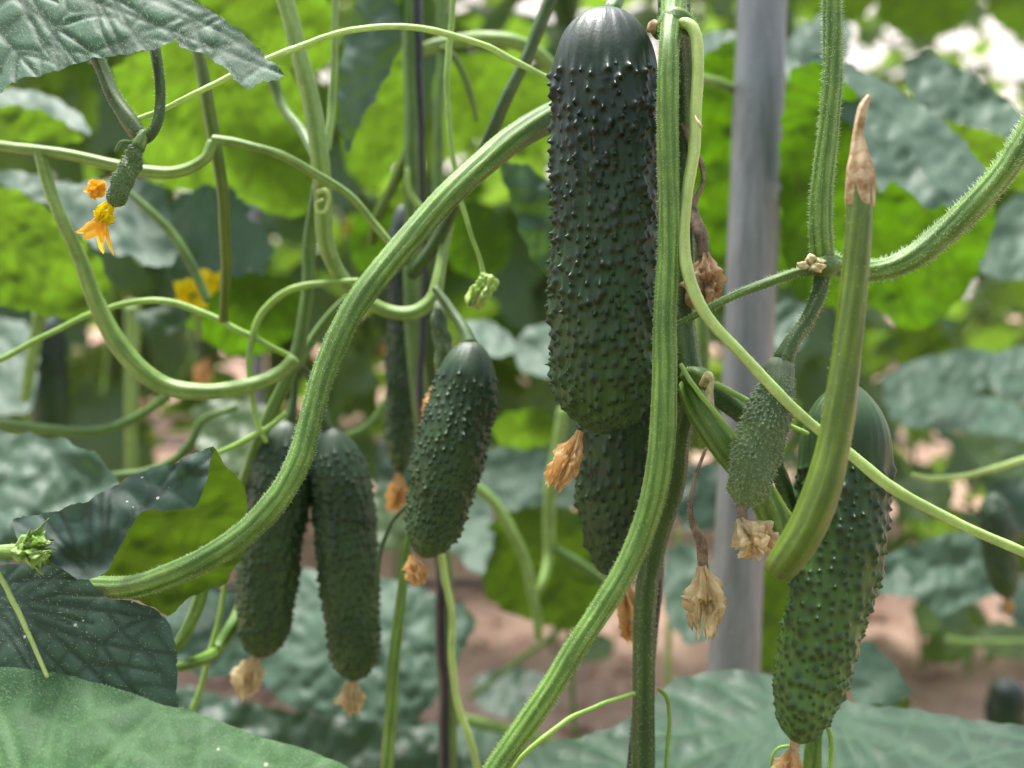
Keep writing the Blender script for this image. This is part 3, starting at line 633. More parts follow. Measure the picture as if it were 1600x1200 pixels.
ordn = ['first', 'second', 'third', 'fourth', 'fifth', 'sixth', 'seventh', 'eighth', 'ninth', 'tenth', 'eleventh', 'twelfth', 'thirteenth', 'fourteenth']
rows = [('the nearest blurred row behind the cucumbers', 1.60, [-0.80, -0.58, -0.36, -0.14, 0.10, 0.34, 0.56, 0.80]),
        ('the middle distant row', 2.35, [-1.22, -0.98, -0.74, -0.5, -0.26, -0.02, 0.22, 0.46, 0.70, 0.94, 1.18]),
        ('the distant row before the last one', 3.7, [-1.9, -1.45, -1.0, -0.6, -0.2, 0.22, 0.62, 1.05, 1.5, 1.9]),
        ('the farthest row against the white film wall', 5.4, [-2.7, -2.2, -1.7, -1.2, -0.7, -0.2, 0.3, 0.8, 1.05, 1.3, 1.55, 1.8, 2.05, 2.3])]
rn = 0
for desc, Y, xs in rows:
    for i, x in enumerate(xs):
        low = (2 < Y < 5 and (x / Y > 0.2 or abs(x / Y - 0.02) < 0.05)) or (Y < 2 and x / Y > 0.3)
        k = 3 if low else (2 if Y < 2 else rr.randrange(2))
        if not used[k]: o = protos[k]; used[k] = True
        else: o = copy_tree(protos[k])
        o.location = (x + rr.uniform(-0.05, 0.05), Y + rr.uniform(-0.08, 0.08), 0); o.rotation_euler = (0, 0, rr.uniform(0, 6.28)); s_ = rr.uniform(0.92, 1.05) * ((0.60 + 0.13 * Y) / 1.25 if low else 1); o.scale = (s_, s_, s_)
        o['label'] = 'leafy green plant, %s from the left in %s' % (ordn[i], desc)

# unseen leaves added behind and below the camera against brown soil reflections
def unseen_leaf_mass():
    V = []; Fc = []; rg = random.Random(77)
    for k in range(230):
        me = UL[k % 5]; sz = rg.uniform(0.08, 0.13)
        Mx = Matrix.Translation((rg.uniform(-1.6, 1.6), rg.uniform(-1.15, -0.65), rg.uniform(0.12, 1.35))) @ Matrix.Rotation(rg.uniform(0, 6.28), 4, 'Z') @ Matrix.Rotation(rg.uniform(0.1, 0.9), 4, 'Y') @ Matrix.Rotation(rg.uniform(-0.5, 0.5), 4, 'X') @ Matrix.Scale(sz, 4)
        k0 = len(V); V += [(Mx @ v_.co)[:] for v_ in me.vertices]; Fc += [tuple(i + k0 for i in p_.vertices) for p_ in me.polygons]
    for k in range(170):
        me = UL[k % 5]; sz = rg.uniform(0.07, 0.11)
        Mx = Matrix.Translation((rg.uniform(-0.9, 0.9), rg.uniform(-0.6, 0.8), rg.uniform(0.04, 0.09))) @ Matrix.Rotation(rg.uniform(0, 6.28), 4, 'Z') @ Matrix.Rotation(rg.uniform(-0.1, 0.2), 4, 'Y') @ Matrix.Scale(sz, 4)
        k0 = len(V); V += [(Mx @ v_.co)[:] for v_ in me.vertices]; Fc += [tuple(i + k0 for i in p_.vertices) for p_ in me.polygons]
    return V, Fc
rv, rf = unseen_leaf_mass(); o = mesh_obj('unseen_foliage', rv, rf, [M['leaf_back']]); tag(o, 'dense green leaves added out of view to block soil reflection on the cucumbers', 'foliage', kind='stuff')

# ================================================================ POLE
o = tube('support_pole', [(*P(1197, -160, 0.66), 0.0148), (*P(1172, 500, 0.665), 0.0148), (*P(1146, 1060, 0.67), 0.0148), (*(P(1146, 1060, 0.67) + (P(1146, 1060, 0.67) - P(1172, 500, 0.665)).normalized() * 0.47), 0.0148)], 'galv', None, lobes=0, world=True, nu=40, wob=0, step=0.02, origin=P(1130, 1200, 0.67))
tag(o, 'grey metal tube standing upright right of the large dark cucumber', 'pole')
o = tube('support_pole', [(*P(398, 180, 1.5), 0.012), (*P(400, 640, 1.5), 0.012), (*P(402, 1180, 1.5), 0.012)], 'galv', None, lobes=0, world=True, nu=20, wob=0, step=0.05, origin=P(402, 1180, 1.5))
tag(o, 'blurred thin grey tube far behind the leaves on the left', 'pole')

# ================================================================ HERO CUCUMBERS
def cuc(label, at, group='cucumbers on the vines', name='cucumber'):
    return thing(name, P(*at), label, 'cucumber', group)
c1 = cuc('largest cucumber, blackish green with black warts, smooth grey sheen on top, centre of the view', (945, 12, 0.41))
cucumber_body('fruit', [(947, 12, .410, 150), (946, 60, .410, 152), (946, 150, .410, 166), (947, 260, .410, 164), (950, 360, .410, 161), (947, 460, .411, 167), (945, 560, .413, 164), (942, 630, .415, 150), (935, 678, .417, 120)], 'cuc_dark', c1, streak=1.25, nu=460, nv=760, wart_gap=0.0043, wart_h=0.00150, wart_r=0.00112, smooth_top=0.155, spine=0.55, cap=(0.15, 0.15), seed=3, wrinkle=0.00013, lobes=3, lobe_amp=0.0005)
withered('withered_flower', (903, 674, .405), (868, 762, .402), 42, 'withered', c1, seed=1)
tube('fruit_stalk', [(960, -60, .43, 22), (968, -20, .425, 24), (955, 14, .412, 30), (950, 30, .412, 34)], 'stem_mid', c1, lobes=6, hair=20)

c2 = cuc('deep green warty cucumber half hidden behind the largest one, just below it', (980, 560, 0.455))
cucumber_body('fruit', [(985, 470, .455, 110), (983, 560, .455, 128), (975, 660, .455, 138), (970, 740, .455, 134), (965, 820, .457, 112), (962, 905, .46, 84)], 'cuc_second', c2, nu=340, nv=460, wart_gap=0.0050, wart_h=0.0014, wart_r=0.00115, seed=8, spine=0.4, cap=(0.16, 0.2))
withered('withered_flower', (975, 900, .462), (990, 1000, .464), 36, 'withered', c2, seed=4)

c3 = cuc('mid green cucumber with dark green warts, paler towards its lower end, right of the pole', (1330, 600, 0.415))
cucumber_body('fruit', [(1325, 598, .425, 110), (1322, 650, .424, 134), (1321, 740, .422, 138), (1315, 830, .420, 136), (1297, 920, .418, 124), (1277, 1010, .416, 112), (1260, 1090, .414, 98), (1245, 1162, .412, 80)], 'cuc_green', c3, nu=460, nv=700, wart_gap=0.0046, wart_h=0.0015, wart_r=0.00138, smooth_top=0.24, seed=5, spine=0.25, cap=(0.2, 0.14), streak=0.55, lobes=3, lobe_amp=0.0004)
o = withered('withered_flower', (1238, 1168, .412), (1222, 1245, .41), 44, 'withered', c3, seed=7)
tube('flower_neck', [(1243, 1155, .412, 18), (1240, 1175, .412, 14), (1234, 1195, .412, 18)], 'dry_tip', c3, lobes=0, hair=60, hmat='hair_dark', nu=14)

c4 = cuc('small fuzzy young cucumber hanging in front of the grey pole', (1280, 420, 0.40), name='young_cucumber')
cucumber_body('fruit', [(1222, 556, .397, 40), (1214, 600, .396, 54), (1200, 650, .395, 70), (1185, 700, .394, 74), (1172, 745, .393, 66), (1160, 794, .392, 44)], 'cuc_young', c4, nu=260, nv=340, wart_gap=0.0023, wart_h=0.00085, wart_r=0.00046, smooth_top=0.2, seed=9, spine=0.9, cap=(0.09, 0.16), hair=1700, hlen=0.0011, wrinkle=0.00005)
tube('fruit_stalk', [(1286, 425, .402, 24), (1280, 460, .401, 24), (1262, 500, .400, 23), (1240, 530, .398, 24), (1224, 562, .397, 34)], 'stem_dark', c4, lobes=6, hair=75, hlen=0.0013)
withered('withered_flower', (1160, 812, .392), (1188, 868, .388), 62, 'withered_pale', c4, seed=11, frayed=0.4)
withered('withered_petal', (1165, 818, .391), (1212, 856, .386), 34, 'withered', c4, seed=15, frayed=0.5)
tube('flower_neck', [(1160, 788, .392, 18), (1160, 806, .392, 15), (1164, 824, .392, 24)], 'dry_stalk', c4, lobes=0, hair=90, hmat='hair_dark', nu=14)

def hang(label, pts, seed, mat='cuc_blur', nu=220, nv=320, flower=None, fmat='withered', gap=0.0040, wh=0.0013, wr=0.00085, st=0.1, stalk=None, fw=36, name='cucumber', cap=(0.2, 0.14)):
    r_ = cuc(label, pts[0][:3], name=name); cucumber_body('fruit', pts, mat, r_, nu=nu, nv=nv, wart_gap=gap, wart_h=wh, wart_r=wr, smooth_top=st, seed=seed, spine=0, cap=cap)
    if flower: withered('withered_flower', flower[0], flower[1], fw, fmat, r_, seed=seed)
    if stalk: tube('fruit_stalk', stalk, 'stem_dark', r_, lobes=5, nu=16)
    return r_
hang('left cucumber of the hanging pair, partly behind the thick curved stalk', [(448, 655, .53, 84), (440, 740, .53, 98), (427, 830, .53, 94), (416, 930, .53, 86), (408, 1028, .53, 66)], 21, flower=((400, 1020, .53), (385, 1088, .53)), fmat='withered_pale', fw=40, stalk=[(462, 570, .53, 10), (460, 620, .53, 12), (452, 662, .53, 20)])
hang('right cucumber of the hanging pair with a straight, dark green body', [(515, 668, .53, 76), (528, 740, .53, 92), (540, 830, .53, 92), (548, 930, .53, 88), (555, 1064, .53, 66)], 22, flower=((553, 1060, .53), (550, 1115, .53)), fmat='withered_pale', fw=36, stalk=[(470, 572, .53, 10), (490, 600, .53, 12), (512, 672, .53, 20)])
hang('short tilted warty cucumber between the curved stalk and the largest cucumber', [(738, 532, .475, 78), (728, 600, .475, 96), (706, 700, .473, 108), (684, 790, .472, 92), (662, 872, .47, 62)], 23, nu=300, nv=380, gap=0.0036, wh=0.0013, wr=0.00075, flower=((645, 868, .475), (652, 912, .475)), st=0.16, stalk=[(680, 450, .49, 12), (705, 480, .485, 14), (727, 515, .478, 18), (735, 540, .475, 26)], fw=30)
hang('slim blackish cucumber behind the short tilted one, beside the green vine stem', [(628, 320, .62, 40), (630, 420, .62, 48), (628, 560, .62, 48), (626, 680, .62, 44), (626, 742, .62, 34)], 24, mat='cuc_dark', flower=((625, 738, .62), (618, 800, .62)), fw=30)
hang('tiny pale green cucumber with a withered flower above the short tilted cucumber', [(682, 470, .50, 16), (688, 510, .50, 25), (692, 560, .50, 26), (690, 592, .50, 16)], 25, mat='cuc_young', nu=90, nv=120, gap=0.003, wh=0.0004, wr=0.0005, flower=((690, 590, .50), (668, 660, .50)), fw=30, name='young_cucumber')
hang('dark blurred cucumber at the far left edge beside a pale stem', [(78, 490, .95, 40), (76, 560, .95, 54), (78, 640, .95, 56), (84, 700, .95, 46)], 26, mat='cuc_dark', nu=100, nv=140, name='cucumber')
hang('dark blurred cucumber hanging low at the far right edge', [(1552, 770, .76, 36), (1558, 830, .76, 50), (1566, 890, .76, 44), (1574, 936, .76, 28)], 27, mat='cuc_blur', nu=100, nv=140, flower=((1574, 930, .76), (1578, 960, .76)), fw=14)
hang('blurred dark cucumber low in the bottom right corner above the big leaf', [(1575, 1060, 1.0, 50), (1572, 1110, 1.0, 58), (1570, 1180, 1.0, 50)], 28, mat='cuc_dark', nu=80, nv=100)
hang('blurred dark cucumber behind the yellow flower', [(318, 470, 1.05, 36), (322, 510, 1.05, 44), (326, 560, 1.05, 34)], 29, mat='cuc_dark', nu=80, nv=100, flower=((326, 560, 1.05), (312, 600, 1.05)), fw=26)

# aborted withered fruitlets
def dead(label, stalk, flower, wpx, mat, seed, vis='withered_fruitlet'):
    r_ = thing(vis, P(*stalk[0][:3]), label, 'withered fruit', 'withered fruitlets')
    tube('dry_stalk', stalk, 'dry_stalk', r_, lobes=3, amp=0.2, hair=60, hmat='hair_dark', nu=14, wob=1.2)
    withered('withered_flower', flower[0], flower[1], wpx, mat, r_, seed=seed, frayed=0.45)
    return r_
dead('beige withered flower dangling on a thin dry stalk before the pole, lower one', [(1103, 700, .40, 5), (1090, 735, .40, 5), (1077, 775, .40, 6), (1084, 815, .40, 10), (1094, 850, .40, 17), (1098, 888, .40, 14)], ((1098, 882, .40), (1102, 990, .40)), 56, 'withered_pale', 31)
dead('brown withered flower on a hairy dry stalk right of the main stem, upper one', [(1066, 190, .425, 7), (1078, 230, .425, 8), (1097, 255, .425, 8), (1100, 285, .425, 6), (1086, 320, .425, 12), (1092, 360, .422, 20), (1097, 402, .42, 16)], ((1098, 396, .42), (1108, 478, .42)), 54, 'withered_brown', 33)

# ================================================================ MAIN VINE beside the largest cucumber
v = thing('cucumber_vine', P(1005, 1200, 0.43), 'main vine rising right of the largest cucumber, with pale ribbed leaf stalk and side shoots', 'vine', 'vines')
tube('stem', [(1052, -120, .41, 50), (1053, -40, .41, 48), (1053, 10, .411, 52), (1056, 50, .416, 46), (1064, 110, .424, 36), (1068, 220, .43, 32), (1068, 350, .43, 32), (1070, 480, .428, 32), (1078, 560, .424, 42), (1080, 600, .424, 46), (1062, 680, .43, 34), (1052, 760, .44, 34), (1024, 850, .445, 34), (1008, 950, .447, 34), (1004, 1080, .447, 36), (1006, 1200, .447, 38), (1008, 1320, .45, 38)], 'stem_dark', v, lobes=6, hair=95, hlen=0.0008, amp=0.06)
tube('node', [(1024, 54, .402, 20), (1036, 42, .399, 34), (1052, 32, .397, 44), (1068, 36, .397, 36), (1080, 46, .396, 24), (1087, 60, .394, 16)], 'stem_mid', v, lobes=5, hair=60)
tube('leaf_stalk', [(1054, -10, .404, 44), (1051, 22, .399, 40), (1046, 50, .393, 34), (1043, 90, .388, 33), (1042, 200, .386, 34), (1042, 340, .385, 35), (1041, 480, .384, 36), (1041, 600, .383, 37), (1036, 690, .382, 38), (1022, 770, .381, 38), (993, 850, .380, 38), (948, 935, .378, 37), (895, 1022, .376, 36), (840, 1108, .374, 36), (778, 1200, .372, 38), (720, 1290, .37, 38)], 'stem', v, lobes=9, amp=0.03, hair=110, hlen=0.0008, nu=72, label='long pale ribbed stalk with fine white hairs, bending to the lower left')
tube('tendril', [(1044, 60, .404, 10), (1058, 42, .397, 15), (1072, 36, .392, 18), (1084, 46, .390, 20), (1090, 75, .389, 20), (1088, 140, .388, 19), (1084, 220, .387, 18), (1073, 300, .386, 18), (1067, 370, .384, 18), (1074, 432, .382, 19), (1110, 498, .380, 19), (1160, 556, .379, 18), (1215, 612, .379, 17), (1270, 665, .380, 16), (1320, 706, .380, 17), (1390, 758, .378, 17), (1470, 806, .376, 16), (1550, 842, .374, 15), (1640, 878, .372, 15)], 'tendril', v, lobes=3, amp=0.07, nu=28, hair=12, hlen=0.0005, label='long smooth pale yellow green tendril arching down to the right')
tube('side_shoot', [(1078, 600, .42, 34), (1094, 640, .415, 40), (1130, 692, .41, 42), (1172, 744, .41, 44), (1205, 800, .412, 48), (1222, 860, .415, 46)], 'stem', v, lobes=8, amp=0.05, hair=60, hlen=0.0007, nu=64, label='thick ribbed pale side shoot')
tube('side_shoot', [(1092, 600, .425, 30), (1130, 622, .425, 34), (1168, 652, .425, 32), (1195, 690, .425, 27), (1216, 740, .426, 24), (1236, 800, .428, 24), (1250, 850, .43, 24)], 'stem_dark', v, lobes=6, hair=80, label='darker hairy side shoot')
tube('node', [(1072, 590, .418, 26), (1092, 592, .412, 34), (1108, 604, .412, 24)], 'stem_mid', v, lobes=4, hair=70)
tube('bud_stub', [(1098, 600, .405, 14), (1106, 588, .402, 16), (1112, 596, .40, 8), (1108, 616, .40, 12), (1112, 636, .40, 8)], 'scar', v, lobes=3, amp=0.2, nu=16, hair=40, hmat='hair_dark')
tube('tendril', [(1064, 570, .40, 8), (1082, 600, .395, 8), (1110, 636, .395, 8), (1150, 684, .394, 7), (1200, 752, .396, 7), (1235, 804, .40, 6)], 'tendril_green', v, lobes=0, nu=12)
tube('tendril', [(1118, 600, .41, 9), (1160, 622, .41, 9), (1215, 656, .41, 9), (1262, 678, .41, 7)], 'tendril_green', v, lobes=0, nu=12)
tube('scar', [(1014, 46, .402, 14), (1022, 44, .40, 20), (1030, 56, .402, 12)], 'dry_tip', v, lobes=3, amp=0.2, nu=14)
tube('scar', [(1086, 182, .382, 4), (1091, 190, .381, 6), (1096, 198, .381, 7)], 'scar', v, lobes=2, amp=0.2, nu=10)
o = tube('support_twine', [(1068, -60, .436, 9), (1072, 60, .437, 9), (1071, 200, .443, 10), (1075, 330, .443, 9), (1076, 480, .44, 12), (1068, 620, .446, 12), (1046, 760, .456, 12), (1034, 850, .46, 12), (1028, 940, .462, 12), (1016, 1040, .465, 12), (1000, 1100, .463, 14), (990, 1160, .463, 16), (982, 1300, .463, 18)], 'black', None, lobes=2, amp=0.3, nu=16, origin=P(985, 1200, .463))
tag(o, 'black twine running down behind the main vine stem', 'twine', 'support twines')

# ================================================================ RIGHT VINE
v = thing('cucumber_vine', P(1285, 410, 0.40), 'ribbed hairy vine at right with a knotted node and a branch curving rightwards', 'vine', 'vines')
tube('stem', [(1304, -120, .40, 30), (1302, 0, .40, 31), (1299, 90, .40, 30), (1294, 180, .40, 30), (1287, 260, .40, 32), (1284, 330, .40, 33), (1284, 385, .40, 36), (1286, 425, .402, 34)], 'stem', v, lobes=8, amp=0.05, hair=130, hlen=0.0013, hrad=0.00009, nu=72, label='upright pale ribbed stem')
tube('leaf_stalk', [(1288, 408, .405, 34), (1330, 424, .408, 34), (1375, 422, .408, 34), (1420, 404, .406, 37), (1465, 370, .404, 40), (1510, 326, .402, 40), (1552, 278, .40, 39), (1590, 226, .398, 38), (1630, 160, .396, 38), (1680, 70, .394, 38)], 'stem', v, lobes=8, amp=0.04, hair=120, hlen=0.0014, hrad=0.00009, nu=64, label='thick hairy stalk curving up to the right edge')
tube('side_shoot', [(1280, 418, .402, 18), (1250, 426, .40, 15), (1205, 440, .398, 15), (1150, 460, .396, 13), (1105, 482, .396, 11), (1062, 506, .40, 9)], 'stem_mid', v, lobes=5, nu=24, hair=70, hlen=0.0009)
for q, (a, b, c_) in enumerate(((1248, 412, 12), (1262, 408, 14), (1272, 414, 15), (1266, 420, 11), (1276, 406, 10))):
    tube('scar', [(a, b, .394, c_ * 0.6), (a + 6, b + (-1) ** q * 3, .391, c_), (a + 14, b + 2, .394, c_ * 0.7)], 'scar', v, lobes=3, amp=0.25, nu=14, wob=1.0)
tube('node', [(1272, 412, .40, 26), (1285, 416, .398, 36), (1298, 416, .40, 30)], 'stem_mid', v, lobes=5, hair=60)

# thick cut stalk, nearest
v = thing('cut_leaf_stalk', P(1218, 895, 0.345), 'thick olive green cut stalk with a withered tan tip, nearest the camera at right', 'stalk')
tube('stalk', [(1343, 262, .350, 30), (1343, 276, .350, 38), (1343, 300, .350, 41.5), (1342, 330, .349, 42), (1338, 400, .348, 44), (1329, 500, .347, 47), (1317, 600, .346, 50), (1303, 690, .345, 52), (1286, 760, .344, 54), (1262, 822, .344, 56), (1234, 868, .345, 52), (1214, 892, .347, 42)], 'stem_olive', v, lobes=9, amp=0.02, hair=14, hlen=0.0005, nu=72, endcap=(0.3, 0.5), wob=0)
tube('withered_end', [(1343, 322, .3495, 39.5), (1343, 300, .350, 41.3), (1343, 280, .350, 41), (1343, 262, .350, 38), (1342, 240, .350, 27), (1341, 210, .350, 16), (1345, 185, .350, 15), (1350, 165, .350, 14), (1358, 150, .350, 7)], 'dry_tip', v, lobes=5, amp=0.10, nu=40, wob=0, hair=20, hmat='hair_dark', hlen=0.0004)

# ================================================================ LEFT: folded leaf with the thick curved stalk
L4 = thing('cucumber_leaf', P(150, 905, 0.375), 'folded leaf at lower left, dark side turned over glossy green underside, on thick stalk', 'leaf', 'cucumber leaves near the camera')
leaf('glossy yellow green underside half', [(332, 700), (356, 735), (380, 755), (386, 800), (382, 860), (350, 912), (302, 930), (262, 963), (235, 946), (185, 932), (140, 905), (150, 870), (180, 830), (240, 780), (300, 730)], .420, -22, 'leaf_under_dim', base=(150, 890), parent=L4, part='blade_underside', quilt=0.0006, teeth=0.0008, bulge=-0.004, cellm=0.014)
leaf('dark green folded upper half', [(22, 812), (60, 806), (96, 796), (142, 780), (206, 745), (276, 722), (332, 700), (326, 735), (318, 775), (298, 795), (262, 798), (222, 800), (206, 820), (184, 862), (168, 892), (148, 905), (120, 905), (70, 870), (30, 850)], .386, 28, 'leaf_speck', base=(140, 900), parent=L4, part='blade', quilt=0.0010, teeth=0.0006, bulge=0.002, cellm=0.013, step=4, netw=0.4, wave=0.006)
tube('leaf_stalk', [(112, 918, .404, 24), (150, 914, .399, 32), (205, 912, .388, 36), (270, 896, .379, 37), (330, 870, .376, 38), (385, 832, .378, 39), (432, 780, .380, 40), (466, 716, .383, 40), (488, 645, .386, 38), (508, 575, .389, 38), (545, 495, .394, 38), (598, 420, .40, 39), (660, 350, .408, 40), (722, 286, .416, 40), (790, 226, .428, 41), (850, 186, .44, 42), (900, 165, .45, 42), (960, 150, .46, 40)], 'stem', L4, lobes=9, amp=0.03, hair=85, hlen=0.0007, nu=72, label='thick ribbed stalk curving up behind the largest cucumber')
b_ = thing('flower_bud', P(20, 862, .374), 'pale green hairy flower bud at the left edge above the dark leaf', 'flower bud')
tube('bud_stalk', [(-60, 862, .375, 16), (-10, 860, .375, 17), (30, 862, .375, 26)], 'stem_pale', b_, lobes=4, hair=60, nu=20)
petals('sepal', P(24, 862, .374), (1, -0.1, 0.12), 0.011, 0.0022, 7, 'tendril_green', b_, spread=0.6, seed=5, curl=0.3)
petals('sepal', P(30, 860, .374), (1, 0, -0.1), 0.009, 0.0016, 6, 'tendril', b_, spread=0.35, seed=8, curl=0.1)

leaf('dark leaf with white dusty veins at the left edge, below the pale bud', [(-60, 876), (0, 884), (60, 878), (105, 884), (135, 902), (168, 934), (208, 940), (246, 954), (266, 978), (277, 1022), (276, 1080), (274, 1150), (150, 1160), (-60, 1160)], .382, 20, 'leaf_speck', base=(-30, 925), quilt=0.0008, teeth=0.0004, bulge=0.003, cellm=0.011, wave=0.0012, step=3.4, fuzz=1100, netw=0.42, tips=[(277, 1022), (120, 1110), (250, 965), (-40, 1110), (140, 905), (200, 1110)])
t = tube('tendril', [(-6, 890, .374, 8), (16, 930, .373, 8), (44, 990, .371, 7), (74, 1058, .368, 6)], 'tendril', None, lobes=0, nu=12, origin=P(-6, 890, .374)); tag(t, 'thin straight yellow tendril lying over the dark dusty leaf at lower left', 'tendril', 'tendrils')
L2 = leaf('large soft fuzzy green leaf filling the bottom left corner', [(-80, 1036), (0, 1044), (70, 1050), (140, 1066), (200, 1084), (262, 1104), (300, 1112), (352, 1132), (425, 1158), (486, 1178), (540, 1200), (590, 1240), (600, 1320), (300, 1380), (-80, 1380)], .352, 42, 'leaf_fuzzy', base=(40, 1300), fuzz=12000, quilt=0.0014, teeth=0.0, bulge=0.006, cellm=0.015, wave=0.002, step=7)
leaf('big quilted dark leaf hanging over the top left corner', [(-80, -60), (100, -80), (230, -50), (290, -4), (335, 20), (382, 56), (418, 92), (446, 118), (432, 128), (404, 134), (388, 143), (372, 130), (356, 112), (326, 90), (304, 80), (284, 76), (275, 62), (266, 68), (232, 80), (165, 90), (120, 100), (76, 116), (30, 128), (12, 138), (4, 150), (-80, 150)], .392, 28, 'leaf_dark', base=(-60, -70), quilt=0.0012, teeth=0.0006, bulge=0.006, cellm=0.0105, wave=0.0015, step=3.6, fuzz=3000, netw=0.85, tips=[(446, 118), (300, 78), (160, 90), (60, 120), (420, 95)])

# small node and baby cucumber under the top left leaf
v = thing('vine_shoot', P(215, 210, .41), 'dark forked shoot hanging under the top left leaf', 'shoot')
tube('stem', [(140, 60, .42, 20), (160, 105, .418, 21), (180, 150, .415, 22), (205, 188, .412, 26), (222, 212, .41, 22)], 'stem_dark', v, lobes=5, nu=36, hair=30)
tube('leaf_stalk', [(238, 50, .415, 17), (246, 100, .412, 17), (250, 150, .41, 17), (246, 190, .408, 17), (232, 214, .408, 17), (216, 222, .41, 14)], 'stem_dark', v, lobes=5, nu=36, hair=20)
tube('tendril', [(204, 190, .413, 8), (226, 182, .414, 9), (262, 168, .415, 9), (300, 148, .416, 9), (352, 122, .42, 9), (420, 92, .425, 10), (500, 60, .43, 10), (560, 45, .432, 10), (610, 41, .434, 10), (660, 45, .436, 10), (715, 58, .438, 10), (770, 78, .44, 10), (815, 102, .442, 10), (860, 122, .446, 9), (900, 140, .45, 9)], 'tendril', v, lobes=0, nu=16)
v = thing('young_cucumber', P(210, 230, .405), 'ribbed baby cucumber tipped by an open orange flower under the top left leaf', 'cucumber', 'cucumbers on the vines')
cucumber_body('fruit', [(216, 222, .405, 20), (208, 245, .405, 27), (195, 278, .403, 32), (182, 305, .402, 30), (172, 322, .401, 20)], 'cuc_baby', v, nu=160, nv=200, wart_gap=0.0013, wart_h=0.0005, wart_r=0.00032, smooth_top=0.05, seed=4, spine=0.2, cap=(0.2, 0.15), hair=200, streak=0.2)
tube('fruit_stalk', [(222, 205, .407, 12), (219, 218, .406, 20), (214, 232, .405, 24)], 'stem_mid', v, lobes=4, hair=60, nu=20)
withered('flower_tube', (172, 318, .401), (156, 350, .40), 28, 'yellow', v, seed=41, frayed=0.1, neck=0.5)
petals('petal', P(160, 338, .40), (-0.42, -0.1, -0.9), 0.012, 0.0027, 7, 'orange', v, spread=0.42, seed=3, curl=0.22)
tube('calyx', [(205, 222, .40, 6), (190, 222, .398, 8), (182, 236, .397, 7)], 'stem_mid', v, lobes=0, nu=10)
v = thing('withered_flower', P(165, 285, .44), 'small orange flower bud behind the ribbed baby cucumber', 'flower', 'blurred flowers')
withered('petals', (166, 284, .44), (138, 302, .44), 26, 'orange', v, seed=43)
v = thing('yellow_flower', P(300, 460, .68), 'bright yellow open flower blurred at left, above a small grey leaf', 'flower')
petals('petal', P(300, 462, .68), (0.1, -0.7, 0.6), 0.013, 0.0065, 5, 'yellow', v, spread=1.0, seed=2, curl=0.3)
petals('petal', P(328, 440, .68), (0.5, -0.5, 0.6), 0.009, 0.005, 3, 'yellow', v, spread=0.8, seed=4, curl=0.3)
tube('flower_stalk', [(302, 462, .68, 14), (308, 490, .685, 12), (312, 530, .69, 10)], 'stem_pale', v, lobes=0, nu=10)

# ================================================================ BLURRED STEMS, STALKS, TENDRILS
def vine(label, parts, name='cucumber_vine', cat='vine', group='vines'):
    a = parts[0][2][0]; r_ = thing(name, P(*a[:3]), label, cat, group)
    for pn, mt, pts in parts: tube(pn, pts, mt, r_, lobes=0 if pn == 'tendril' else 6, nu=14 if pn == 'tendril' else 26, amp=0.05, hair=0)
    return r_
vine('pale stalk crossing at left from the edge to a forked node, under the baby cucumber', [
    ('stem', 'stem_pale', [(-60, 218, .47, 15), (0, 228, .47, 15), (60, 236, .47, 16), (150, 250, .47, 17), (220, 267, .47, 18), (280, 268, .47, 18), (318, 250, .47, 18), (332, 222, .47, 18)]),
    ('stem', 'stem_olive', [(300, 20, .48, 18), (318, 120, .48, 18), (332, 200, .48, 18), (343, 262, .48, 18), (350, 350, .485, 18), (352, 430, .49, 16), (350, 500, .50, 15)]),
    ('leaf_stalk', 'stem_pale', [(332, 218, .47, 16), (380, 224, .47, 14), (440, 244, .475, 15), (495, 272, .48, 14), (550, 310, .485, 12), (590, 355, .49, 12), (625, 400, .49, 10)]),
    ('leaf_stalk', 'stem_pale', [(60, 236, .47, 18), (76, 290, .47, 20), (98, 345, .47, 22), (122, 400, .475, 24), (150, 470, .48, 26), (195, 550, .485, 28), (250, 598, .49, 28), (320, 612, .49, 25), (390, 602, .495, 22), (438, 582, .50, 20), (462, 560, .50, 20)])])
vine('pale green vine descending from the top edge with a curled tendril and hooked stalk', [
    ('stem', 'stem_pale', [(425, -80, .49, 26), (446, 0, .49, 26), (468, 80, .49, 26), (486, 160, .49, 28), (499, 240, .49, 27), (503, 310, .495, 26), (510, 380, .50, 26), (536, 438, .505, 24), (585, 476, .51, 22), (640, 488, .51, 22), (676, 468, .512, 22), (688, 430, .515, 19), (694, 385, .52, 17), (706, 330, .525, 16), (716, 290, .53, 15)]),
    ('leaf_stalk', 'stem_pale', [(522, -40, .50, 11), (524, 60, .50, 11), (520, 150, .50, 12), (512, 235, .495, 12)]),
    ('leaf_stalk', 'stem_mid', [(412, 90, .52, 16), (440, 160, .52, 15), (470, 205, .51, 16), (495, 245, .495, 18)]),
    ('tendril', 'tendril', [(496, 300, .48, 7), (508, 298, .478, 7), (514, 310, .478, 6), (508, 330, .478, 6), (496, 330, .478, 6), (494, 318, .478, 6), (504, 312, .476, 5)])])
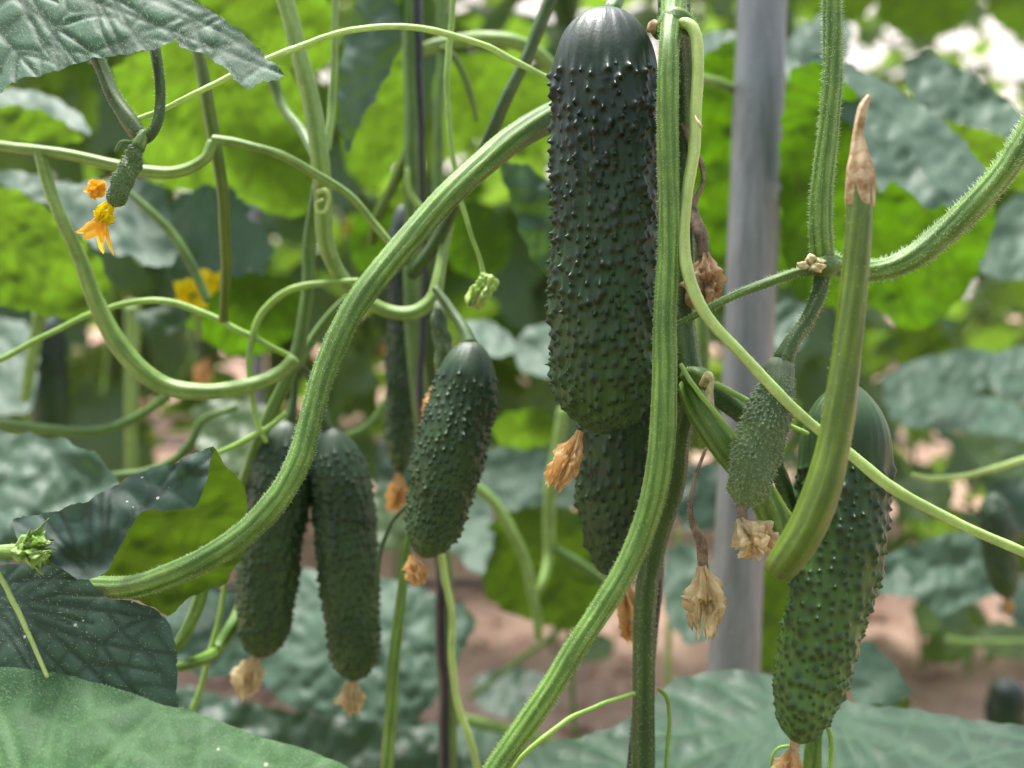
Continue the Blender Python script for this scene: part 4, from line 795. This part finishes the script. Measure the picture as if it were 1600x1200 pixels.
vine('upright olive vine through the hanging pair of cucumbers with a looping tendril', [
    ('stem', 'stem_mid', [(495, 290, .51, 20), (484, 380, .515, 20), (478, 460, .515, 20), (468, 540, .515, 22), (440, 610, .515, 22), (405, 690, .52, 20), (375, 770, .53, 20)]),
    ('tendril', 'tendril_green', [(-60, 586, .50, 9), (0, 562, .50, 9), (60, 530, .50, 9), (140, 492, .50, 9), (200, 474, .50, 10), (255, 471, .50, 10), (315, 488, .50, 10), (385, 522, .50, 10), (452, 556, .505, 10)]),
    ('tendril', 'tendril_green', [(560, 438, .50, 9), (510, 442, .50, 10), (450, 456, .50, 11), (410, 488, .50, 12), (392, 535, .50, 11), (390, 590, .50, 10), (400, 650, .50, 9), (416, 690, .50, 7)]),
    ('leaf_stalk', 'stem_mid', [(640, 400, .53, 16), (580, 440, .53, 16), (530, 480, .53, 16), (490, 530, .53, 16), (462, 575, .525, 16)])])
vine('dark green stalk slanting from the top edge down behind the thick curved stalk', [
    ('leaf_stalk', 'stem_dark', [(890, -60, .50, 20), (862, 0, .50, 20), (830, 75, .50, 20), (795, 150, .50, 20), (755, 235, .505, 20), (715, 310, .51, 20), (680, 380, .52, 20), (640, 430, .53, 18)])], name='leaf_stalk')
vine('upright vine left of the short tilted cucumber, with pale arching branch near the top', [
    ('stem', 'stem_mid', [(640, -100, .60, 26), (640, 0, .60, 26), (642, 100, .60, 26), (646, 220, .60, 28), (644, 320, .60, 28), (642, 420, .60, 26), (648, 520, .60, 26), (656, 620, .60, 25), (668, 700, .60, 24), (684, 800, .60, 26), (694, 950, .60, 26), (700, 1100, .60, 28), (700, 1300, .60, 30)]),
    ('side_shoot', 'stem_pale', [(650, 80, .60, 20), (690, 68, .60, 22), (750, 60, .60, 22), (810, 68, .60, 22), (850, 92, .605, 22), (890, 140, .61, 20)]),
    ('side_shoot', 'stem_olive', [(640, 230, .60, 18), (612, 290, .60, 16), (590, 340, .60, 14), (582, 380, .61, 12)]),
    ('tendril', 'tendril_green', [(636, 262, .58, 8), (640, 300, .58, 10), (665, 332, .58, 10)])])
o = tube('support_twine', [(652, -60, .585, 16), (654, 60, .585, 16), (656, 150, .585, 14), (660, 300, .59, 10), (664, 450, .59, 12), (655, 620, .592, 12), (672, 700, .59, 12), (682, 800, .588, 16), (688, 900, .586, 16), (688, 1000, .586, 16), (694, 1100, .586, 16), (694, 1300, .586, 18)], 'black', None, lobes=2, amp=0.3, nu=14, origin=P(694, 1200, .586)); tag(o, 'black twine wound along the blurred vine stem left of the short tilted cucumber', 'twine', 'support twines')
def ten(label, mat, pts, name='tendril', cat='tendril', grp='tendrils', lobes=0):
    o = tube(name, pts, mat, None, lobes=lobes, nu=14 if not lobes else 26, origin=P(*pts[0][:3])); tag(o, label, cat, grp); return o
v = thing('tendril', P(712, 0, .47), 'pale hanging tendril ending in a curled yellow green withered leaf', 'tendril', 'tendrils')
tube('tendril_stem', [(716, -60, .47, 10), (706, 30, .47, 10), (698, 120, .47, 10), (703, 210, .47, 9), (715, 290, .47, 8), (732, 355, .47, 7), (748, 400, .47, 7), (758, 436, .47, 9)], 'tendril_green', v, lobes=0, nu=14)
withered('curled_leaf', (764, 432, .47), (738, 478, .468), 30, 'tendril', v, seed=51, neck=0.9, frayed=0.2)
ten('dark brown-tipped dried shoot hanging near the top, left of the slanting stalk', 'stem_olive', [(690, 75, .58, 12), (712, 92, .58, 12), (730, 130, .58, 10), (740, 165, .58, 8), (744, 190, .58, 6)], name='dried_shoot', cat='shoot', grp='shoots')
ten('straight upright pale stalk between the hanging pair and the black twine, bottom edge', 'stem', [(650, 810, .52, 12), (636, 860, .52, 14), (630, 900, .52, 15), (620, 980, .52, 18), (614, 1060, .52, 19), (606, 1200, .52, 20), (600, 1300, .52, 20)], name='leaf_stalk', cat='stalk', grp='stalks', lobes=6)
ten('wavy pale tendril beside the black twine at the bottom', 'tendril', [(686, 840, .53, 10), (694, 900, .53, 12), (706, 960, .53, 11), (707, 1030, .53, 12), (716, 1100, .53, 12), (738, 1170, .53, 11), (760, 1260, .53, 10)])
ten('thin dark shoot dangling left of the short tilted cucumber', 'stem_dark', [(636, 790, .50, 6), (615, 812, .50, 6), (598, 850, .50, 7), (590, 890, .50, 7), (588, 930, .50, 6)], name='shoot', cat='shoot', grp='shoots')
vine('blurred forked stalk below the short tilted cucumber with pale drooping arms', [
    ('leaf_stalk', 'stem_pale', [(735, 752, .72, 14), (768, 782, .72, 15), (800, 830, .72, 16), (825, 890, .72, 16), (838, 960, .72, 16), (842, 1000, .72, 12)]),
    ('leaf_stalk', 'stem_pale', [(880, 640, .74, 18), (862, 760, .74, 18), (858, 820, .74, 18), (856, 870, .74, 16), (846, 915, .73, 13), (838, 930, .73, 10)]),
    ('leaf_stalk', 'stem_mid', [(866, 855, .74, 12), (900, 878, .74, 14), (940, 905, .74, 12), (980, 930, .74, 10)])], name='leaf_stalk', cat='stalk', group='stalks')
ten('thin tendril rising from the bottom edge to the lower main stem', 'tendril_green', [(760, 1240, .42, 9), (800, 1200, .42, 9), (840, 1160, .42, 9), (890, 1124, .425, 8), (940, 1100, .43, 7), (992, 1084, .44, 7)])
ten('small hooked tendril right of the lower main stem', 'tendril_green', [(1030, 1076, .45, 6), (1042, 1090, .45, 7), (1046, 1120, .45, 7), (1044, 1160, .45, 7), (1038, 1240, .45, 7)])
ten('green stalk end below the mid green cucumber at the bottom edge', 'stem', [(1272, 1140, .43, 22), (1270, 1180, .43, 26), (1268, 1280, .43, 28)], name='leaf_stalk', cat='stalk', grp='stalks', lobes=6)
ten('yellowish tendril loop just right of the tip of the mid green cucumber', 'tendril_green', [(1290, 1130, .425, 6), (1298, 1150, .425, 8), (1298, 1180, .425, 8), (1288, 1240, .425, 8)])
ten('tiny pale tendril arc left of the orange flower at the bottom right', 'tendril_green', [(1240, 1165, .43, 5), (1218, 1168, .43, 5), (1206, 1184, .43, 5), (1206, 1215, .43, 5)])
ten('pale stalk sweeping along the left edge under the blurred dark cucumber', 'stem_mid', [(-60, 652, .62, 16), (0, 662, .62, 16), (80, 672, .62, 16), (160, 672, .62, 15), (215, 650, .62, 14), (262, 616, .62, 13)], name='leaf_stalk', cat='stalk', grp='stalks', lobes=6)
ten('stalk running up from the folded leaf towards the looped tendril', 'stem_mid', [(170, 745, .60, 14), (220, 740, .60, 14), (270, 722, .60, 14), (300, 690, .60, 14), (320, 655, .60, 12), (370, 635, .60, 9)], name='leaf_stalk', cat='stalk', grp='stalks', lobes=6)
ten('yellowish thin stalk right above the folded leaf', 'tendril_green', [(340, 708, .50, 8), (380, 690, .50, 9), (420, 668, .50, 9), (446, 645, .50, 8)])
ten('pale blurred stalk leaning at the left edge before the dark cucumber', 'stem_pale', [(62, 490, .72, 20), (54, 540, .72, 18), (44, 590, .72, 18), (36, 625, .72, 14)], name='leaf_stalk', cat='stalk', grp='stalks')
ten('pale tendril over the grey leaf at the left edge', 'tendril', [(-60, 680, .52, 9), (0, 712, .52, 9), (48, 738, .52, 9), (80, 765, .52, 9), (104, 790, .52, 8)])
ten('arched green stalk below the folded leaf, outer one', 'stem', [(450, 860, .58, 20), (400, 910, .56, 20), (366, 975, .54, 20), (336, 1018, .53, 19), (300, 1036, .50, 18), (262, 1046, .50, 16)], name='leaf_stalk', cat='stalk', grp='stalks', lobes=6)
ten('short green stalk below the folded leaf, inner one', 'stem', [(320, 880, .50, 20), (312, 925, .50, 20), (302, 960, .50, 20), (290, 990, .50, 20), (274, 1016, .50, 18)], name='leaf_stalk', cat='stalk', grp='stalks', lobes=6)
ten('thin brownish tendril between the two arched stalks at lower left', 'tendril_green', [(356, 860, .53, 8), (350, 920, .53, 8), (342, 970, .53, 8), (330, 1010, .53, 8), (318, 1060, .53, 9), (300, 1110, .53, 10)])
ten('blurred pale tendril lying level at the right edge over the soil', 'tendril', [(1425, 742, .60, 8), (1460, 748, .60, 9), (1510, 744, .60, 9), (1560, 730, .60, 10), (1640, 706, .60, 10)])
ten('pale stalk reaching the grey pole from the main vine', 'stem_pale', [(1090, 120, .62, 16), (1125, 130, .65, 17), (1165, 146, .69, 15), (1200, 160, .70, 15)], name='leaf_stalk', cat='stalk', grp='stalks')
ten('blurred level stalk low behind the black twine', 'stem_pale', [(700, 1120, .80, 16), (760, 1132, .80, 18), (815, 1146, .80, 18), (870, 1165, .80, 16)], name='leaf_stalk', cat='stalk', grp='stalks')
ten('green stalk behind the baby cucumber slanting down over the grey leaf', 'stem_mid', [(196, 296, .58, 10), (240, 335, .58, 13), (272, 368, .58, 14), (300, 415, .58, 14), (325, 470, .58, 13)], name='leaf_stalk', cat='stalk', grp='stalks')
ten('forked pale node stalk between the hanging pair and the slim blackish cucumber', 'stem_mid', [(520, 690, .66, 10), (560, 675, .66, 12), (585, 655, .66, 12), (612, 610, .66, 12), (628, 570, .66, 10)], name='leaf_stalk', cat='stalk', grp='stalks')
ten('faint pale upright stalk far left, left of the looped stalk', 'stem_pale', [(206, 480, .95, 22), (204, 600, .95, 20), (206, 740, .95, 18)], name='leaf_stalk', cat='stalk', grp='stalks')
ten('blurred upright pale stalk at the top between slanting stalk and twine', 'stem_mid', [(688, -40, .68, 18), (690, 80, .68, 16), (686, 200, .68, 16), (684, 330, .68, 16)], name='leaf_stalk', cat='stalk', grp='stalks')
ten('upright green stalk seen faintly right of the lower main stem', 'stem_mid', [(1096, 470, .60, 18), (1098, 560, .60, 18), (1100, 700, .62, 14)], name='leaf_stalk', cat='stalk', grp='stalks')

# ================================================================ BLURRED LEAVES (mid distance)
def bl(label, outline, d, tilt, mat, **k):
    k.setdefault('quilt', 0.0006); k.setdefault('teeth', 0.0018); k.setdefault('cellm', 0.019); k.setdefault('wave', 0.006)
    return leaf(label, outline, d, tilt, mat, group='blurred cucumber leaves', step=6.5, **k)
bl('dark narrow grey leaf hanging folded at the top, left of the black twine', [(585, -60), (650, -40), (640, 20), (618, 90), (588, 150), (562, 190), (545, 240), (530, 205), (528, 140), (538, 60), (560, 0)], .58, 12, 'leaf_grey', yaw=35)
bl('dark folded grey-blue leaf with drooping tip, right of the thick cut stalk', [(1235, 80), (1290, 88), (1340, 106), (1392, 132), (1440, 166), (1494, 208), (1538, 268), (1532, 306), (1452, 328), (1418, 298), (1392, 286), (1372, 300), (1350, 240), (1322, 190), (1280, 140)], .60, 34, 'leaf_grey', quilt=0.0007, wave=0.005, fold=(1300, 100, 1500, 330, 0.5), base=(1300, 120))
bl('bright green leaf underside behind the thick cut stalk', [(1236, 110), (1290, 100), (1340, 150), (1400, 230), (1470, 270), (1545, 290), (1555, 350), (1520, 440), (1470, 500), (1420, 518), (1365, 480), (1300, 480), (1240, 460), (1222, 380), (1218, 240)], .66, -38, 'leaf_under_shaded', base=(1330, 180))
bl('green leaf underside behind the grey pole beside the main vine', [(1075, 120), (1105, 82), (1160, 60), (1215, 90), (1245, 160), (1252, 300), (1240, 420), (1180, 440), (1120, 410), (1088, 330), (1074, 220)], .72, -30, 'leaf_under_shaded', base=(1150, 100))
bl('blue-grey leaf rolled at its edge near the top right', [(1412, 96), (1450, 84), (1512, 112), (1562, 148), (1620, 196), (1640, 240), (1570, 214), (1500, 196), (1440, 176), (1418, 140)], .72, 35, 'leaf_grey', quilt=0.0015)
bl('green underside strip beneath the rolled blue-grey leaf', [(1416, 150), (1450, 172), (1520, 200), (1590, 224), (1640, 260), (1620, 300), (1560, 290), (1500, 250), (1440, 210)], .75, -30, 'leaf_under')
bl('pale grey leaf top beside the pole at the upper right', [(1222, 100), (1232, 60), (1262, 34), (1300, 22), (1330, 40), (1325, 90), (1290, 120), (1250, 160), (1228, 170)], .80, 45, 'leaf_grey')
bl('pale grey leaf edge between the main vine and the pole, near the top', [(1070, 100), (1100, 54), (1140, 48), (1165, 70), (1140, 96), (1100, 120), (1080, 150)], .78, 50, 'leaf_grey')
bl('large bright yellow green backlit leaf behind the forked node at left', [(175, 110), (240, 70), (310, 40), (400, 70), (460, 120), (488, 200), (500, 290), (470, 340), (410, 330), (350, 300), (290, 300), (240, 280), (200, 200)], .70, -42, 'leaf_under', base=(330, 60))
bl('bright leaf at the top edge behind the top left leaf tip', [(270, -60), (400, -80), (470, -40), (520, 10), (530, 70), (500, 110), (440, 100), (380, 50), (320, 10)], .74, -35, 'leaf_under')
bl('yellow green backlit leaf at the left edge below the crossing pale stalk', [(-60, 290), (20, 296), (80, 330), (140, 385), (172, 450), (130, 500), (60, 492), (0, 478), (-60, 480)], .62, -32, 'leaf_under', base=(-20, 320))
bl('small green underside at the left edge above the crossing stalk', [(-60, 170), (20, 165), (80, 180), (130, 215), (100, 226), (40, 222), (-60, 222)], .66, -38, 'leaf_under')
bl('pale blue-grey leaf under the top left leaf at the edge', [(-60, 150), (20, 140), (80, 150), (130, 185), (140, 210), (80, 190), (0, 176), (-60, 180)], .70, 55, 'leaf_grey')
bl('broad grey-blue leaf behind the baby cucumber', [(-60, 265), (40, 270), (110, 286), (190, 275), (250, 290), (270, 360), (280, 400), (250, 420), (200, 400), (150, 390), (90, 330), (20, 296)], .66, 42, 'leaf_grey', base=(100, 280))
bl('lobed grey-blue leaf behind the olive stem at left', [(255, 330), (290, 300), (330, 288), (372, 300), (395, 340), (424, 372), (418, 420), (370, 432), (320, 420), (280, 440), (262, 400), (276, 364)], .68, 36, 'leaf_grey', teeth=0.003, base=(340, 310))
bl('green leaf underside below the lobed grey-blue leaf', [(340, 432), (400, 422), (450, 436), (482, 460), (470, 510), (430, 548), (370, 560), (320, 530), (285, 500), (300, 460)], .72, -34, 'leaf_under_shaded', base=(400, 436))
bl('small grey leaf under the yellow flower', [(212, 488), (260, 480), (300, 470), (296, 500), (262, 524), (240, 530), (220, 510)], .70, 30, 'leaf_grey')
bl('dark green shaded leaf left of the largest cucumber', [(780, 250), (830, 262), (868, 300), (876, 380), (872, 440), (845, 420), (815, 370), (796, 310)], .62, -12, 'leaf_dark')
bl('pale leaf at the left edge, middle distance, behind the tendril arc', [(-60, 500), (40, 505), (60, 560), (50, 640), (0, 650), (-60, 650)], .85, 45, 'leaf_grey')
bl('grey-blue leaf at the left edge behind the folded leaf', [(-60, 682), (60, 680), (120, 694), (165, 724), (184, 765), (120, 800), (60, 830), (10, 880), (-60, 870)], .50, 34, 'leaf_grey', base=(-40, 760))
bl('wide grey-blue leaf behind the lower ends of the hanging pair', [(410, 900), (470, 890), (590, 902), (660, 920), (720, 945), (742, 972), (716, 1030), (690, 1080), (640, 1132), (560, 1124), (470, 1110), (420, 1080), (396, 1000)], .75, 36, 'leaf_grey', base=(560, 905), bulge=0.02)
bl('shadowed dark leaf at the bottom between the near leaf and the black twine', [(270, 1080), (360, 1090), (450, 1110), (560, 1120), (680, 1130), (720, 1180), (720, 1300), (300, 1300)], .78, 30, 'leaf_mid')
bl('dark leaf beneath the folded leaf beside the arched stalks', [(260, 960), (320, 925), (390, 930), (400, 1000), (380, 1050), (320, 1060), (280, 1040)], .66, 40, 'leaf_dark')
bl('dark green hanging leaf below the largest cucumber, with pale forked stalk', [(745, 850), (790, 800), (850, 790), (910, 800), (950, 850), (948, 930), (900, 985), (850, 975), (800, 960), (760, 930)], .82, -25, 'leaf_under_dim', base=(850, 810))
bl('pale grey leaf left of the dark hanging leaf, below centre', [(700, 810), (740, 790), (772, 812), (768, 860), (752, 900), (722, 880), (700, 850)], .80, 50, 'leaf_grey')
bl('bright green lit leaf between the tilted and the largest cucumber', [(768, 668), (790, 645), (850, 640), (872, 664), (862, 692), (822, 702), (785, 698)], .80, -50, 'leaf_under')
bl('pale oval leaf right of the tilted cucumber top', [(728, 505), (760, 500), (795, 520), (806, 548), (780, 560), (745, 545)], .78, 52, 'leaf_grey')
bl('pale round leaf touching the left side of the largest cucumber', [(800, 540), (830, 510), (880, 510), (890, 570), (860, 590), (815, 580)], .80, 48, 'leaf_grey')
bl('dim green leaf below the bright lit leaf, centre', [(720, 710), (790, 700), (870, 712), (905, 760), (890, 800), (800, 810), (730, 790)], .88, 40, 'leaf_grey')
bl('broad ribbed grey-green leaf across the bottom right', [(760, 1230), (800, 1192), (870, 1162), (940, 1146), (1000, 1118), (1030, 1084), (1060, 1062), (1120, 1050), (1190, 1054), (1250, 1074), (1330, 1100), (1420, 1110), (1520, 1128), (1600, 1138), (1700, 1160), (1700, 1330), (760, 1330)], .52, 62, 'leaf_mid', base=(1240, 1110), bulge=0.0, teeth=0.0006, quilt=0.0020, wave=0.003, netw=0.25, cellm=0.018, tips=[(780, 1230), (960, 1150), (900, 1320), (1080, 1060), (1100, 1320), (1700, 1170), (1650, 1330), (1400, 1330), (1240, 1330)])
bl('curved pale leaf behind the lower mid green cucumber at right', [(1330, 1020), (1350, 1000), (1380, 1020), (1412, 1060), (1422, 1088), (1380, 1104), (1330, 1090)], .60, 40, 'leaf_grey')
bl('green shaded underside just below the curved pale leaf', [(1340, 1092), (1380, 1100), (1418, 1092), (1416, 1120), (1350, 1116)], .62, -30, 'leaf_under_dim')
bl('grey-blue drooping leaf in front of the soil at right', [(1390, 870), (1440, 846), (1500, 830), (1556, 836), (1580, 880), (1560, 925), (1500, 950), (1470, 965), (1440, 940), (1400, 925)], .85, 30, 'leaf_grey', quilt=0.001)
bl('pale leaf peeping out right of the mid green cucumber', [(1368, 866), (1400, 872), (1424, 904), (1420, 930), (1380, 930), (1358, 905)], .75, 45, 'leaf_grey')
bl('dim grey leaf cluster right of the thick stalk, upper one', [(1380, 590), (1440, 560), (1520, 545), (1570, 560), (1540, 600), (1490, 640), (1430, 670), (1390, 650)], .95, 42, 'leaf_grey')
bl('dark leaf under the dim grey cluster at right', [(1400, 660), (1460, 630), (1540, 620), (1600, 640), (1620, 690), (1560, 680), (1480, 672)], 1.0, 55, 'leaf_dark')
bl('pale leaf at the right edge under the dark one', [(1540, 560), (1600, 540), (1660, 560), (1660, 620), (1600, 630), (1550, 610)], .95, 45, 'leaf_grey')
bl('pale leaf at the right edge beside the hanging stalk curve', [(1530, 380), (1580, 310), (1640, 280), (1660, 340), (1640, 420), (1570, 440), (1530, 420)], .85, 38, 'leaf_grey')
bl('small yellowish leaf low on the soil at right', [(1440, 1010), (1470, 980), (1500, 990), (1520, 1015), (1490, 1036), (1450, 1034)], 1.1, 40, 'leaf_under')
bl('light grey leaf behind the pole at centre right', [(1200, 490), (1230, 470), (1262, 480), (1262, 530), (1220, 560), (1204, 530)], .8, 40, 'leaf_grey')
bl('green leaf behind the lower pole, right side', [(1180, 880), (1230, 900), (1260, 960), (1240, 1040), (1190, 1050), (1176, 960)], .85, -20, 'leaf_under_dim')
bl('bluish leaf left of the lower pole', [(1040, 860), (1080, 850), (1120, 900), (1124, 980), (1080, 1010), (1040, 960)], .85, 42, 'leaf_grey')

withered('calyx', (28, 862, .374), (72, 856, .373), 44, 'tendril_green', b_, seed=61, frayed=0.5, neck=0.5)
bl('yellow green seedling leaf low at right, upper of two', [(1424, 950), (1450, 940), (1470, 965), (1462, 990), (1436, 985)], 1.1, 50, 'leaf_under')
bl('dark green leaf at the right edge over the soil', [(1520, 990), (1560, 970), (1620, 985), (1640, 1020), (1590, 1030), (1540, 1020)], 1.1, 35, 'leaf_back')
bl('grey leaf at the lower right edge over the soil', [(1560, 950), (1600, 900), (1660, 900), (1660, 970), (1600, 980)], 1.0, 45, 'leaf_grey')
bl('dim drooping leaf at the right edge above the level tendril', [(1500, 680), (1560, 660), (1640, 670), (1650, 730), (1590, 760), (1530, 730)], 1.1, 30, 'leaf_back')
bl('small dark leaf between the cut stalk and the dim cluster', [(1390, 520), (1420, 500), (1470, 510), (1490, 545), (1440, 570), (1400, 560)], 1.0, -20, 'leaf_under_dim')
bl('dim leaf behind the hanging pair, left side', [(300, 640), (360, 620), (420, 640), (440, 700), (380, 740), (320, 720)], .90, 35, 'leaf_back')
bl('dull green leaf low behind the black twine', [(640, 1150), (700, 1130), (790, 1140), (830, 1190), (800, 1260), (660, 1260)], .80, 50, 'leaf_grey')
bl('dim leaf between the tilted cucumber and the dark hanging leaf', [(560, 790), (600, 760), (650, 780), (640, 840), (590, 860)], .95, 35, 'leaf_back')
ten('thin green stalk lying low at the right edge over the soil', 'stem_pale', [(1480, 1000, 1.05, 10), (1540, 1004, 1.05, 9), (1640, 1000, 1.05, 9)], name='leaf_stalk', cat='stalk', grp='stalks')

bl('bright backlit leaf between the pale vine and the black twine at the top', [(552, 84), (600, 60), (640, 90), (644, 160), (632, 235), (585, 300), (540, 262), (536, 170)], .92, -40, 'leaf_under')
bl('bright backlit leaf right of the black twine under the arching pale branch', [(690, 96), (760, 82), (812, 110), (800, 160), (752, 215), (700, 206), (676, 150)], .95, -44, 'leaf_under')
bl('bright backlit leaf just left of the largest cucumber near the top', [(776, 140), (820, 112), (890, 110), (892, 190), (846, 236), (800, 246), (764, 216)], .90, -40, 'leaf_under')
bl('bright yellow green leaf at the top edge right of the pole', [(1260, -60), (1340, -60), (1370, 0), (1330, 36), (1270, 24)], 1.2, -40, 'leaf_under')
bl('bright leaf spray at the top edge above the rolled blue-grey leaf', [(1380, -60), (1500, -60), (1530, -10), (1490, 50), (1420, 60), (1370, 24)], 1.3, -40, 'leaf_under')
bl('bright leaf in the top right corner', [(1540, -60), (1680, -60), (1680, 50), (1620, 66), (1550, 30)], 1.25, -35, 'leaf_under')
bl('mid green leaf behind the slanting stalk, above the curled withered leaf', [(690, 330), (740, 310), (790, 340), (800, 400), (760, 440), (710, 420), (686, 380)], .95, -25, 'leaf_under_shaded')
bl('dull green leaf behind the loop of the pale vine, left of centre', [(560, 330), (610, 320), (640, 360), (640, 420), (600, 450), (556, 420), (545, 370)], .98, -25, 'leaf_under_shaded')

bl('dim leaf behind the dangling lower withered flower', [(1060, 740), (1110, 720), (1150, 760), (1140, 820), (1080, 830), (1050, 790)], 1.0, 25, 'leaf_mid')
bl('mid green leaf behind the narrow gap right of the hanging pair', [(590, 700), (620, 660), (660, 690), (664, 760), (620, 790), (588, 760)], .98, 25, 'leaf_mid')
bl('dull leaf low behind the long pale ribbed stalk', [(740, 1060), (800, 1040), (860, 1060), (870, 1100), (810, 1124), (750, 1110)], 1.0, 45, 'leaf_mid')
bl('dim leaf on the soil under the dark hanging leaf', [(880, 1000), (920, 985), (960, 1000), (950, 1030), (900, 1035)], 1.2, 45, 'leaf_back')
bl('dim leaf at the right edge behind the pale tendril end', [(1540, 760), (1590, 745), (1650, 760), (1650, 820), (1600, 835), (1556, 810)], 1.0, 35, 'leaf_mid')
bl('small dull leaf on the soil right of the cut stalk', [(1396, 760), (1440, 740), (1490, 760), (1480, 800), (1430, 812)], 1.15, 35, 'leaf_back')
ten('blurred leaning stalk crossing the soil below the dark hanging leaf', 'stem_mid', [(940, 930, .9, 9), (880, 980, .92, 9), (800, 1040, .94, 9), (735, 1090, .95, 9)], name='leaf_stalk', cat='stalk', grp='stalks')
ten('blurred upright stalk right of the dark hanging leaf', 'stem_mid', [(880, 900, .95, 9), (888, 980, .95, 9), (894, 1080, .95, 9), (900, 1170, .95, 9)], name='leaf_stalk', cat='stalk', grp='stalks')
ten('blurred pale stalk behind the dangling withered flowers', 'stem_pale', [(1060, 830, .95, 9), (1052, 900, .95, 9), (1046, 1000, .95, 9), (1044, 1070, .95, 9)], name='leaf_stalk', cat='stalk', grp='stalks')
